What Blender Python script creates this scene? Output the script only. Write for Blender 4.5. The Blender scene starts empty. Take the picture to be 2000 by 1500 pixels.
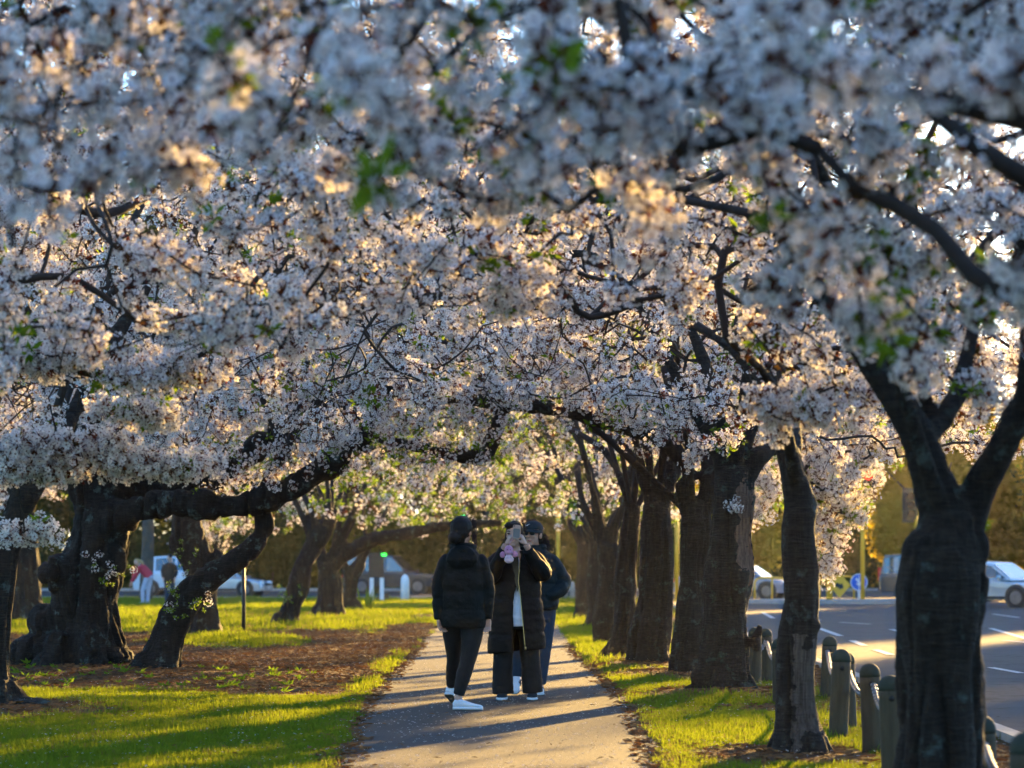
import bpy, math, random
import numpy as np
from mathutils import Vector, Matrix

R = math.radians
random.seed(7)
scene = bpy.context.scene
COL = scene.collection

# ------------------------------------------------------------------ camera, sky, sun, exposure
F = 5556.0          # focal length in photo pixels (100 mm on a 36 mm sensor, 2000 px wide)
CAM_H = 1.2
HOR = 1110.0        # photo row of the horizon
cam_data = bpy.data.cameras.new('camera')
cam = bpy.data.objects.new('camera', cam_data)
COL.objects.link(cam)
cam.location = (0, 0, CAM_H)
cam.rotation_euler = (R(90), 0, 0)
cam_data.sensor_width = 36
cam_data.lens = 100
cam_data.shift_y = (HOR - 750) / 2000
cam_data.clip_start = 0.2
cam_data.clip_end = 2000
cam_data.dof.use_dof = True
cam_data.dof.focus_distance = 25.5
cam_data.dof.aperture_fstop = 3.1
cam_data.dof.aperture_blades = 9
scene.camera = cam

SUN_EL, SUN_AZ = 9.5, 20.0      # degrees; azimuth to the right of the view direction
world = bpy.data.worlds.new('World')
scene.world = world
world.use_nodes = True
wn = world.node_tree.nodes
bg = wn.get('Background') or wn.new('ShaderNodeBackground')
sky = wn.new('ShaderNodeTexSky')
sky.sky_type = 'NISHITA'
sky.sun_disc = False
sky.sun_elevation = R(SUN_EL)
sky.sun_rotation = R(SUN_AZ)
sky.air_density = 1.0
sky.dust_density = 0.3
sky.ozone_density = 4.6
world.node_tree.links.new(sky.outputs[0], bg.inputs[0])
bg.inputs[1].default_value = 0.116

sun_d = bpy.data.lights.new('sun', 'SUN')
sun_d.energy = 5.0
sun_d.angle = R(0.6)
sun_d.color = (1.0, 0.62, 0.19)
sun = bpy.data.objects.new('sun', sun_d)
COL.objects.link(sun)
el, az = R(SUN_EL), R(SUN_AZ)
sun_dir = Vector((math.sin(az) * math.cos(el), math.cos(az) * math.cos(el), math.sin(el)))
sun.rotation_euler = (-sun_dir).to_track_quat('-Z', 'Y').to_euler()
sun.location = sun_dir * 60

scene.view_settings.view_transform = 'Standard'
scene.view_settings.look = 'None'
scene.view_settings.exposure = 2.5
scene.view_settings.gamma = 1.0
scene.view_settings.use_curve_mapping = False
scene.render.engine = 'CYCLES'
cy = scene.cycles
cy.max_bounces = 7
cy.diffuse_bounces = 4
cy.glossy_bounces = 2
cy.transmission_bounces = 4
cy.transparent_max_bounces = 6
cy.volume_bounces = 0
cy.sample_clamp_indirect = 4.0
cy.caustics_reflective = False
cy.caustics_refractive = False
cy.use_denoising = True
cy.use_adaptive_sampling = True
cy.adaptive_threshold = 0.02


def W(px, py, d):
    """photo pixel at distance d (m) -> world point"""
    return np.array([(px - 1000) / F * d, d, CAM_H + (HOR - py) / F * d])


# ------------------------------------------------------------------ mesh helpers
def mesh(name, V, Fc, mats=(), mi=None, smooth=True):
    me = bpy.data.meshes.new(name)
    V = np.asarray(V, dtype=np.float64).reshape(-1, 3)
    if isinstance(Fc, np.ndarray):
        Fc = Fc.tolist()
    me.from_pydata(V.tolist(), [], Fc)
    for m in mats:
        me.materials.append(m)
    if mi is not None:
        me.polygons.foreach_set('material_index', np.asarray(mi, dtype=np.int32))
    if smooth:
        me.polygons.foreach_set('use_smooth', np.ones(len(me.polygons), dtype=bool))
    me.update()
    return me


def obj(name, me, parent=None, loc=None, kind=None):
    o = bpy.data.objects.new(name, me)
    COL.objects.link(o)
    if parent is not None:
        o.parent = parent
    if loc is not None:
        o.location = loc
    if kind:
        o['kind'] = kind
    return o


def thing(name, label, cat, loc=(0, 0, 0), rz=0.0, group=None):
    o = bpy.data.objects.new(name, None)
    o.empty_display_size = 0.2
    COL.objects.link(o)
    o.location = loc
    o.rotation_euler = (0, 0, rz)
    o['label'] = label
    o['category'] = cat
    if group:
        o['group'] = group
    return o


def tag(o, label, cat, group=None):
    o['label'] = label
    o['category'] = cat
    if group:
        o['group'] = group
    return o


class MB:
    """collects shapes into one mesh"""
    def __init__(s):
        s.V, s.Fc, s.mi, s.n = [], [], [], 0

    def add(s, V, Fc, m=0):
        V = np.asarray(V, dtype=float).reshape(-1, 3)
        s.V.append(V)
        n = s.n
        for f in Fc:
            s.Fc.append([int(i) + n for i in f])
            s.mi.append(m)
        s.n += len(V)
        return s

    def box(s, c, size, m=0, rz=0.0, taper=1.0):
        x, y, z = [k / 2 for k in size]
        P = np.array([[-x, -y, -z], [x, -y, -z], [x, y, -z], [-x, y, -z],
                      [-x * taper, -y * taper, z], [x * taper, -y * taper, z], [x * taper, y * taper, z], [-x * taper, y * taper, z]])
        if rz:
            c_, s_ = math.cos(rz), math.sin(rz)
            P[:, :2] = P[:, :2] @ np.array([[c_, s_], [-s_, c_]])
        return s.add(P + np.array(c), [[0, 3, 2, 1], [4, 5, 6, 7], [0, 1, 5, 4], [1, 2, 6, 5], [2, 3, 7, 6], [3, 0, 4, 7]], m)

    def tube(s, pts, rad, seg=8, m=0, cap=True):
        V, Fc = tube(pts, rad, seg, cap)
        return s.add(V, Fc, m)

    def ell(s, c, r, m=0, rot=None, nu=14, nv=9):
        V, Fc = ellipsoid(c, r, rot, nu, nv)
        return s.add(V, Fc, m)

    def lathe(s, prof, seg=16, m=0, c=(0, 0, 0)):
        V, Fc = [], []
        for (r, z) in prof:
            for k in range(seg):
                a = 2 * math.pi * k / seg
                V.append((r * math.cos(a) + c[0], r * math.sin(a) + c[1], z + c[2]))
        for j in range(len(prof) - 1):
            for k in range(seg):
                k2 = (k + 1) % seg
                Fc.append([j * seg + k, j * seg + k2, (j + 1) * seg + k2, (j + 1) * seg + k])
        Fc.append(list(range(seg))[::-1])
        Fc.append([(len(prof) - 1) * seg + k for k in range(seg)])
        return s.add(V, Fc, m)

    def mesh(s, name, mats, smooth=True):
        return mesh(name, np.concatenate(s.V), s.Fc, mats, s.mi, smooth)

    def build(s, name, mats, parent=None, smooth=True, kind=None, loc=None):
        if not isinstance(mats, (list, tuple)):
            mats = [mats]
        return obj(name, s.mesh(name, mats, smooth), parent, loc, kind)


def tube(pts, rad, seg=8, cap=True):
    P = np.asarray(pts, dtype=float)
    n = len(P)
    rad = np.asarray(rad, dtype=float)
    if rad.ndim == 0:
        rad = np.full(n, float(rad))
    T = np.gradient(P, axis=0)
    T /= np.linalg.norm(T, axis=1)[:, None] + 1e-9
    t = T[0]
    up = np.array([0.0, 1.0, 0.0]) if abs(t[1]) < 0.8 else np.array([1.0, 0, 0])
    u = np.cross(t, up); u /= np.linalg.norm(u) + 1e-9
    V = np.empty((n, seg, 3))
    ang = np.arange(seg) * 2 * math.pi / seg
    for i in range(n):
        t = T[i]
        u = u - t * np.dot(u, t)
        u /= np.linalg.norm(u) + 1e-9
        w = np.cross(t, u)
        if rad.ndim == 2:
            V[i] = P[i] + np.outer(np.cos(ang) * rad[i, 0], u) + np.outer(np.sin(ang) * rad[i, 1], w)
        else:
            V[i] = P[i] + rad[i] * (np.outer(np.cos(ang), u) + np.outer(np.sin(ang), w))
    Fc = []
    for i in range(n - 1):
        a, b = i * seg, (i + 1) * seg
        for k in range(seg):
            k2 = (k + 1) % seg
            Fc.append([a + k, a + k2, b + k2, b + k])
    if cap:
        Fc.append(list(range(seg))[::-1])
        Fc.append([(n - 1) * seg + k for k in range(seg)])
    return V.reshape(-1, 3), Fc


def ellipsoid(c, r, rot=None, nu=14, nv=9):
    V, Fc = [], []
    for j in range(1, nv):
        th = math.pi * j / nv
        for k in range(nu):
            a = 2 * math.pi * k / nu
            V.append((math.sin(th) * math.cos(a) * r[0], math.sin(th) * math.sin(a) * r[1], math.cos(th) * r[2]))
    top, bot = len(V), len(V) + 1
    V += [(0, 0, r[2]), (0, 0, -r[2])]
    for j in range(nv - 2):
        for k in range(nu):
            k2 = (k + 1) % nu
            Fc.append([j * nu + k, (j + 1) * nu + k, (j + 1) * nu + k2, j * nu + k2])
    for k in range(nu):
        k2 = (k + 1) % nu
        Fc.append([top, k, k2])
        Fc.append([bot, (nv - 2) * nu + k2, (nv - 2) * nu + k])
    V = np.array(V)
    if rot is not None:
        M = np.array(Matrix.Rotation(rot[0], 3, 'X')) if False else np.array(__import__('mathutils').Euler(rot).to_matrix())
        V = V @ M.T
    return V + np.array(c), Fc


def loft(rings, seg=28, power=2.0):
    """horizontal rings (x, y, z, rx, ry) -> closed solid"""
    V, Fc = [], []
    for (x, y, z, rx, ry) in rings:
        for k in range(seg):
            a = 2 * math.pi * k / seg
            c, s = math.cos(a), math.sin(a)
            V.append((x + rx * math.copysign(abs(c) ** (2 / power), c), y + ry * math.copysign(abs(s) ** (2 / power), s), z))
    for j in range(len(rings) - 1):
        for k in range(seg):
            k2 = (k + 1) % seg
            Fc.append([j * seg + k, j * seg + k2, (j + 1) * seg + k2, (j + 1) * seg + k])
    Fc.append(list(range(seg))[::-1])
    Fc.append([(len(rings) - 1) * seg + k for k in range(seg)])
    return np.array(V), Fc


def smooth_path(pts, step):
    """Catmull-Rom through rows of any width, resampled at about `step`"""
    P = np.asarray(pts, dtype=float)
    if len(P) < 3:
        n = max(2, int(np.linalg.norm(P[1, :3] - P[0, :3]) / step) + 1)
        t = np.linspace(0, 1, n)[:, None]
        return P[0] * (1 - t) + P[1] * t
    Q = np.vstack([2 * P[0] - P[1], P, 2 * P[-1] - P[-2]])
    out = []
    for i in range(1, len(Q) - 2):
        n = max(1, int(np.linalg.norm(Q[i + 1, :3] - Q[i, :3]) / step))
        for k in range(n):
            t = k / n
            out.append(0.5 * (2 * Q[i] + (Q[i + 1] - Q[i - 1]) * t + (2 * Q[i - 1] - 5 * Q[i] + 4 * Q[i + 1] - Q[i + 2]) * t * t
                              + (3 * Q[i] - Q[i - 1] - 3 * Q[i + 1] + Q[i + 2]) * t ** 3))
    out.append(Q[-2])
    return np.array(out)


# numpy value noise
def vnoise(P, seed=0):
    P = np.asarray(P, dtype=float)
    I = np.floor(P).astype(np.int64)
    f = P - I
    f = f * f * (3 - 2 * f)

    def h(ix, iy, iz):
        n = (ix * 374761393 + iy * 668265263 + iz * 2147483647 + seed * 144665) & 0xFFFFFFFF
        n = ((n ^ (n >> 13)) * 1274126177) & 0xFFFFFFFF
        n = (n ^ (n >> 16)) & 0xFFFFFFFF
        return n / 4294967295.0 * 2 - 1
    r = 0
    for dx in (0, 1):
        wx = f[:, 0] if dx else 1 - f[:, 0]
        for dy in (0, 1):
            wy = f[:, 1] if dy else 1 - f[:, 1]
            for dz in (0, 1):
                wz = f[:, 2] if dz else 1 - f[:, 2]
                r = r + wx * wy * wz * h(I[:, 0] + dx, I[:, 1] + dy, I[:, 2] + dz)
    return r


def remesh(V, Fc, voxel, smooth_n=0):
    """union the overlapping closed shapes into one skin"""
    me = mesh('tmp', V, Fc)
    o = bpy.data.objects.new('tmp', me)
    COL.objects.link(o)
    md = o.modifiers.new('r', 'REMESH')
    md.mode = 'VOXEL'
    md.voxel_size = voxel
    md.use_smooth_shade = True
    if smooth_n:
        sm = o.modifiers.new('s', 'SMOOTH')
        sm.factor = 0.5
        sm.iterations = smooth_n
    dg = bpy.context.evaluated_depsgraph_get()
    res = bpy.data.meshes.new_from_object(o.evaluated_get(dg))
    bpy.data.objects.remove(o)
    bpy.data.meshes.remove(me)
    return res


def get_co(me):
    co = np.empty(len(me.vertices) * 3)
    me.vertices.foreach_get('co', co)
    return co.reshape(-1, 3)


def get_no(me):
    no = np.empty(len(me.vertices) * 3)
    me.vertices.foreach_get('normal', no)
    return no.reshape(-1, 3)


# ------------------------------------------------------------------ materials
def new_mat(name):
    m = bpy.data.materials.new(name)
    m.use_nodes = True
    nt = m.node_tree
    nt.nodes.clear()
    out = nt.nodes.new('ShaderNodeOutputMaterial')
    return m, nt, out


def N(nt, t, **kw):
    n = nt.nodes.new(t)
    for k, v in kw.items():
        if k in n.inputs:
            n.inputs[k].default_value = v
        else:
            setattr(n, k, v)
    return n


def ramp(nt, fac, stops):
    r = nt.nodes.new('ShaderNodeValToRGB')
    e = r.color_ramp.elements
    while len(e) < len(stops):
        e.new(0.5)
    for i, (p, c) in enumerate(stops):
        e[i].position = p
        e[i].color = (*c, 1) if len(c) == 3 else c
    nt.links.new(fac, r.inputs[0])
    return r.outputs[0]


def mix_rgb(nt, a, b, fac, blend='MIX'):
    m = nt.nodes.new('ShaderNodeMix')
    m.data_type = 'RGBA'
    m.blend_type = blend
    for sock, v in ((m.inputs[6], a), (m.inputs[7], b), (m.inputs[0], fac)):
        if isinstance(v, bpy.types.NodeSocket):
            nt.links.new(v, sock)
        elif isinstance(v, (int, float)):
            sock.default_value = v
        else:
            sock.default_value = (*v, 1)
    return m.outputs[2]


def noise_tex(nt, scale, detail=4, rough=0.55, stretch=None, coord='Object'):
    tc = nt.nodes.new('ShaderNodeTexCoord')
    src = tc.outputs[coord]
    if stretch:
        mp = nt.nodes.new('ShaderNodeMapping')
        mp.inputs['Scale'].default_value = stretch
        nt.links.new(src, mp.inputs[0])
        src = mp.outputs[0]
    n = N(nt, 'ShaderNodeTexNoise', Scale=scale, Detail=detail, Roughness=rough)
    nt.links.new(src, n.inputs['Vector'])
    return n.outputs['Fac']


def surf_mat(name, c1, c2, scale=8, rough=0.7, bump=0.0, bscale=60, metallic=0.0, spec=0.5, stretch=None, coat=0.0, translucent=0.0):
    m, nt, out = new_mat(name)
    fac = noise_tex(nt, scale, 5, 0.6, stretch)
    col = ramp(nt, fac, [(0.3, c1), (0.7, c2)])
    p = N(nt, 'ShaderNodeBsdfPrincipled', Roughness=rough, Metallic=metallic)
    p.inputs['Specular IOR Level'].default_value = spec
    p.inputs['Coat Weight'].default_value = coat
    nt.links.new(col, p.inputs['Base Color'])
    if bump:
        b = N(nt, 'ShaderNodeBump', Strength=bump, Distance=0.01)
        nt.links.new(noise_tex(nt, bscale, 4, 0.6, stretch), b.inputs['Height'])
        nt.links.new(b.outputs[0], p.inputs['Normal'])
    if translucent:
        tr = N(nt, 'ShaderNodeBsdfTranslucent')
        nt.links.new(col, tr.inputs[0])
        ms = N(nt, 'ShaderNodeMixShader', Fac=translucent)
        nt.links.new(p.outputs[0], ms.inputs[1])
        nt.links.new(tr.outputs[0], ms.inputs[2])
        nt.links.new(ms.outputs[0], out.inputs[0])
    else:
        nt.links.new(p.outputs[0], out.inputs[0])
    return m


def leaf_mat(name, a, b, tmix=0.45, tcol=None, gain=1.0):
    """thin sheet: diffuse plus translucent, colour varied per instance"""
    m, nt, out = new_mat(name)
    oi = nt.nodes.new('ShaderNodeObjectInfo')
    col = ramp(nt, oi.outputs['Random'], [(0.0, a), (1.0, b)])
    d = N(nt, 'ShaderNodeBsdfDiffuse')
    t = N(nt, 'ShaderNodeBsdfTranslucent')
    nt.links.new(col, d.inputs[0])
    if tcol:
        nt.links.new(mix_rgb(nt, col, tcol, 0.6), t.inputs[0])
    else:
        nt.links.new(col, t.inputs[0])
    ms = N(nt, 'ShaderNodeMixShader', Fac=tmix)
    nt.links.new(d.outputs[0], ms.inputs[1])
    nt.links.new(t.outputs[0], ms.inputs[2])
    nt.links.new(ms.outputs[0], out.inputs[0])
    return m


def bark_mat(name, dark, light, lichen, bare=None):
    """cherry bark: horizontal lenticel bands, vertical cracks, lichen; bare = list of object-space patches (centre, half size)"""
    m, nt, out = new_mat(name)
    big = noise_tex(nt, 3.0, 5, 0.6)
    band = noise_tex(nt, 9.0, 5, 0.65, (1.2, 1.2, 9.0))
    crack = noise_tex(nt, 14.0, 6, 0.65, (2.2, 2.2, 0.35))
    lich = noise_tex(nt, 5.5, 8, 0.72)
    col = ramp(nt, crack, [(0.36, tuple(c * 0.22 for c in dark)), (0.50, dark), (0.66, light)])
    col = mix_rgb(nt, col, ramp(nt, band, [(0.42, tuple(c * .6 for c in dark)), (0.62, light)]), 0.55)
    col = mix_rgb(nt, col, ramp(nt, big, [(0.3, (0.55, 0.5, 0.45)), (0.7, (1.0, 1.0, 1.0))]), 0.8, 'MULTIPLY')
    col = mix_rgb(nt, col, lichen, ramp(nt, lich, [(0.57, (0, 0, 0)), (0.66, (0.8, 0.8, 0.8))]))
    h = nt.nodes.new('ShaderNodeMath'); h.operation = 'ADD'
    nt.links.new(band, h.inputs[0]); nt.links.new(crack, h.inputs[1])
    if bare:
        tc = nt.nodes.new('ShaderNodeTexCoord')
        grain = noise_tex(nt, 22.0, 5, 0.6, (3.0, 3.0, 0.16))
        wob = noise_tex(nt, 7.0, 3, 0.6)
        for (c, hs, ca, cb) in bare:
            mp = nt.nodes.new('ShaderNodeVectorMath'); mp.operation = 'SUBTRACT'
            mp.inputs[1].default_value = c
            nt.links.new(tc.outputs['Object'], mp.inputs[0])
            dv = nt.nodes.new('ShaderNodeVectorMath'); dv.operation = 'DIVIDE'
            dv.inputs[1].default_value = hs
            nt.links.new(mp.outputs[0], dv.inputs[0])
            ab = nt.nodes.new('ShaderNodeVectorMath'); ab.operation = 'ABSOLUTE'
            nt.links.new(dv.outputs[0], ab.inputs[0])
            sp = nt.nodes.new('ShaderNodeSeparateXYZ')
            nt.links.new(ab.outputs[0], sp.inputs[0])
            m1 = nt.nodes.new('ShaderNodeMath'); m1.operation = 'MAXIMUM'
            nt.links.new(sp.outputs[0], m1.inputs[0]); nt.links.new(sp.outputs[2], m1.inputs[1])
            m2 = nt.nodes.new('ShaderNodeMath'); m2.operation = 'MAXIMUM'
            nt.links.new(m1.outputs[0], m2.inputs[0]); nt.links.new(sp.outputs[1], m2.inputs[1])
            ad = nt.nodes.new('ShaderNodeMath'); ad.operation = 'MULTIPLY_ADD'; ad.inputs[1].default_value = 2.4
            nt.links.new(m2.outputs[0], ad.inputs[2]); nt.links.new(wob, ad.inputs[0])
            mask = ramp(nt, ad.outputs[0], [(0.0, (1, 1, 1)), (1.0, (1, 1, 1))])
            cr = mask.node.color_ramp.elements
            lt = nt.nodes.new('ShaderNodeMath'); lt.operation = 'LESS_THAN'; lt.inputs[1].default_value = 2.1
            nt.links.new(ad.outputs[0], lt.inputs[0])
            nt.nodes.remove(mask.node)
            col = mix_rgb(nt, col, ramp(nt, grain, [(0.35, ca), (0.65, cb)]), lt.outputs[0])
    p = N(nt, 'ShaderNodeBsdfPrincipled', Roughness=0.85)
    p.inputs['Specular IOR Level'].default_value = 0.35
    nt.links.new(col, p.inputs['Base Color'])
    b = N(nt, 'ShaderNodeBump', Strength=1.0, Distance=0.045)
    nt.links.new(h.outputs[0], b.inputs['Height'])
    nt.links.new(b.outputs[0], p.inputs['Normal'])
    nt.links.new(p.outputs[0], out.inputs[0])
    return m


M = {}
M['bark'] = bark_mat('cherry_bark', (0.038, 0.025, 0.015), (0.074, 0.054, 0.036), (0.11, 0.14, 0.12))
M['twig'] = surf_mat('twig_bark', (0.018, 0.012, 0.009), (0.036, 0.026, 0.019), 20, 0.85)
M['petal'] = leaf_mat('petal', (0.86, 0.83, 0.85), (0.86, 0.88, 0.89), 0.32, (0.98, 0.84, 0.58))
M['sepal'] = leaf_mat('sepal', (0.16, 0.035, 0.03), (0.11, 0.045, 0.025), 0.25)
M['leaf'] = leaf_mat('young_leaf', (0.10, 0.20, 0.02), (0.15, 0.24, 0.025), 0.5, (0.30, 0.42, 0.02))
M['bronze'] = leaf_mat('bronze_leaf', (0.15, 0.042, 0.026), (0.10, 0.058, 0.018), 0.42)
M['grass'] = leaf_mat('grass_blade', (0.05, 0.125, 0.012), (0.11, 0.17, 0.02), 0.52, (0.40, 0.44, 0.02))
M['drygrass'] = leaf_mat('dry_grass_blade', (0.25, 0.19, 0.07), (0.20, 0.17, 0.05), 0.45)
M['litter'] = leaf_mat('fallen_leaf', (0.17, 0.078, 0.034), (0.25, 0.14, 0.065), 0.2)
M['fallenpetal'] = leaf_mat('fallen_petal', (0.80, 0.72, 0.72), (0.75, 0.70, 0.66), 0.2)
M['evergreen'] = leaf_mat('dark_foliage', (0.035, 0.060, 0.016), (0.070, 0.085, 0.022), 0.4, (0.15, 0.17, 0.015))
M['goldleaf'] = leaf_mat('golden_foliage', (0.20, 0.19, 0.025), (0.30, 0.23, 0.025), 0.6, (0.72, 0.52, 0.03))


# ------------------------------------------------------------------ scatter: sources and points in one mesh, instanced by geometry nodes
def make_scatter_group(nvar):
    ng = bpy.data.node_groups.new('scatter_%d' % nvar, 'GeometryNodeTree')
    ng.interface.new_socket('Geometry', in_out='INPUT', socket_type='NodeSocketGeometry')
    ng.interface.new_socket('Geometry', in_out='OUTPUT', socket_type='NodeSocketGeometry')
    nd, lk = ng.nodes, ng.links
    gi = nd.new('NodeGroupInput'); go = nd.new('NodeGroupOutput')

    def attr(nm, dt):
        a = nd.new('GeometryNodeInputNamedAttribute'); a.data_type = dt
        a.inputs['Name'].default_value = nm
        return next(s for s in a.outputs if s.enabled and s.name == 'Attribute')
    src, var = attr('src', 'INT'), attr('var', 'INT')
    rot, scl = attr('rot', 'FLOAT_VECTOR'), attr('scl', 'FLOAT')

    def sel(a, k):
        c = nd.new('FunctionNodeCompare'); c.data_type = 'INT'; c.operation = 'EQUAL'
        ins = [s for s in c.inputs if s.enabled]
        lk.new(a, ins[0]); ins[1].default_value = k
        return c.outputs[0]
    join = nd.new('GeometryNodeJoinGeometry')
    for k in range(nvar):
        sp = nd.new('GeometryNodeSeparateGeometry'); sp.domain = 'POINT'
        lk.new(gi.outputs[0], sp.inputs[0]); lk.new(sel(src, k), sp.inputs['Selection'])
        pt = nd.new('GeometryNodeSeparateGeometry'); pt.domain = 'POINT'
        lk.new(gi.outputs[0], pt.inputs[0]); lk.new(sel(var, k), pt.inputs['Selection'])
        io = nd.new('GeometryNodeInstanceOnPoints')
        lk.new(pt.outputs[0], io.inputs['Points'])
        lk.new(sp.outputs[0], io.inputs['Instance'])
        lk.new(rot, io.inputs['Rotation'])
        lk.new(scl, io.inputs['Scale'])
        lk.new(io.outputs[0], join.inputs[0])
    lk.new(join.outputs[0], go.inputs[0])
    return ng


SCATTER = {}


def scatter(name, variants, mats, P, rot, scl, var, parent=None, kind='stuff'):
    """variants: list of (verts, faces, material indices)"""
    nv = len(variants)
    if nv not in SCATTER:
        SCATTER[nv] = make_scatter_group(nv)
    V, Fc, mi, src = [], [], [], []
    n = 0
    for k, (v, f, m) in enumerate(variants):
        V.append(v)
        Fc += [[i + n for i in q] for q in f]
        mi += list(m)
        src += [k] * len(v)
        n += len(v)
    P = np.asarray(P, dtype=float)
    V.append(P)
    me = mesh(name, np.concatenate(V), Fc, mats, mi, smooth=False)
    N_ = n + len(P)
    for nm, dt, data in (('src', 'INT', np.r_[src, np.full(len(P), -1)].astype(np.int32)),
                         ('var', 'INT', np.r_[np.full(n, -1), var].astype(np.int32)),
                         ('scl', 'FLOAT', np.r_[np.ones(n), scl].astype(np.float32))):
        a = me.attributes.new(nm, dt, 'POINT')
        a.data.foreach_set('value', data)
    a = me.attributes.new('rot', 'FLOAT_VECTOR', 'POINT')
    a.data.foreach_set('vector', np.concatenate([np.zeros((n, 3)), np.asarray(rot, dtype=float)]).astype(np.float32).ravel())
    o = obj(name, me, parent, kind=kind)
    md = o.modifiers.new('scatter', 'NODES')
    md.node_group = SCATTER[nv]
    return o


def unit(v):
    return v / (np.linalg.norm(v) + 1e-9)


def basis(n, rng):
    a = unit(np.cross(n, rng.normal(size=3)))
    return a, np.cross(n, a)


def add_leaf(V, Fc, mi, p, d, n, L, Wd, m):
    """pointed leaf of six points folded along its midrib"""
    s = unit(np.cross(d, n))
    n = np.cross(s, d)
    k = len(V)
    V += [p, p + d * L * 0.4 + s * Wd / 2 - n * L * .06, p + d * L * 0.5 + n * L * .02, p + d * L * 0.4 - s * Wd / 2 - n * L * .06, p + d * L - n * L * .15]
    Fc += [[k, k + 1, k + 2], [k, k + 2, k + 3], [k + 1, k + 4, k + 2], [k + 2, k + 4, k + 3]]
    mi += [m] * 4


def blossom_variant(seed, nf=11, nbronze=2, rad=0.045, nleaf=0, buds=0, fr=0.0195):
    rng = np.random.default_rng(seed)
    V, Fc, mi = [], [], []
    for i in range(nf):
        # evenly spread directions, flowers face outward and slightly down
        z = 1 - 2 * (i + 0.5) / nf
        a = i * 2.399963 + rng.uniform(-.3, .3)
        r = math.sqrt(1 - z * z)
        d = unit(np.array([r * math.cos(a), r * math.sin(a), z]) + rng.normal(size=3) * 0.15)
        c = d * rad * rng.uniform(0.75, 1.2)
        n = unit(d + rng.normal(size=3) * 0.35)
        u, w = basis(n, rng)
        R_ = fr * rng.uniform(0.85, 1.12)
        a0 = rng.uniform(0, 6.28)
        cup = rng.uniform(0.15, 0.5)
        for k in range(5):
            t = a0 + k * 2 * math.pi / 5

            def dirn(x):
                return math.cos(x) * u + math.sin(x) * w
            b = len(V)
            V += [c + dirn(t) * R_ * 0.08, c + dirn(t - 0.50) * R_ * 0.78 + n * R_ * cup * .6,
                  c + dirn(t) * R_ * 1.0 + n * R_ * cup, c + dirn(t + 0.50) * R_ * 0.78 + n * R_ * cup * .6]
            Fc.append([b, b + 1, b + 2, b + 3]); mi.append(0)
        b = len(V)
        for k in range(5):
            t = a0 + 0.63 + k * 2 * math.pi / 5
            V.append(c + (math.cos(t) * u + math.sin(t) * w) * R_ * 0.22 + n * R_ * 0.12)
        Fc.append([b, b + 1, b + 2, b + 3, b + 4]); mi.append(1)
        b = len(V)
        V += [c - n * .001, c - n * .001 + u * 0.003, d * 0.006, d * 0.006 - u * 0.002]
        Fc.append([b, b + 1, b + 2, b + 3]); mi.append(1)
    for i in range(buds):
        d = unit(rng.normal(size=3))
        u, w = basis(d, rng)
        p = d * rad * 0.8
        b = len(V)
        V += [d * 0.01, p + u * .004, p + d * .012, p - u * .004, p + w * .004, p - w * .004]
        Fc += [[b, b + 1, b + 2, b + 3], [b, b + 4, b + 2, b + 5]]; mi += [1, 1]
    for i in range(nbronze):
        d = unit(rng.normal(size=3))
        add_leaf(V, Fc, mi, d * .02, d, unit(rng.normal(size=3)), rng.uniform(.03, .05), .015, 3)
    for i in range(nleaf):
        d = unit(rng.normal(size=3) + np.array([0, 0, 0.3]))
        add_leaf(V, Fc, mi, d * .015, d, unit(rng.normal(size=3)), rng.uniform(.05, .085), .032, 2)
    return np.array(V), Fc, mi


BLOSSOMS = [blossom_variant(1, 12, 6, fr=.0235, rad=.068), blossom_variant(2, 14, 5, fr=.0230, rad=.072), blossom_variant(3, 8, 10, buds=6, fr=.0225, rad=.066),
            blossom_variant(4, 3, 11, buds=12, fr=.022), blossom_variant(5, 2, 1, nleaf=10)]
BMATS = [M['petal'], M['sepal'], M['leaf'], M['bronze']]

# ------------------------------------------------------------------ ground, path, road
TREES_XY = []      # filled below: (x, y, mound height)


def path_x(d):
    """left and right edge of the path at distance d"""
    k = np.interp(d, [0, 17.5, 24, 30, 39, 55, 83, 112], [-1.0, -1.06, -1.30, -1.38, -1.42, -1.52, -1.75, -1.9])
    r = np.interp(d, [0, 17.5, 24, 30, 39, 55, 83, 112], [0.85, 0.92, 1.06, 1.05, 0.95, 0.95, 1.1, 1.2])
    return k, r


def road_x(d):
    """left edge of the road on the right"""
    return np.interp(d, [0, 17, 60, 90, 108], [3.45, 3.5, 4.4, 5.0, 5.4])


LAWN_END = 111.0


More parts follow.
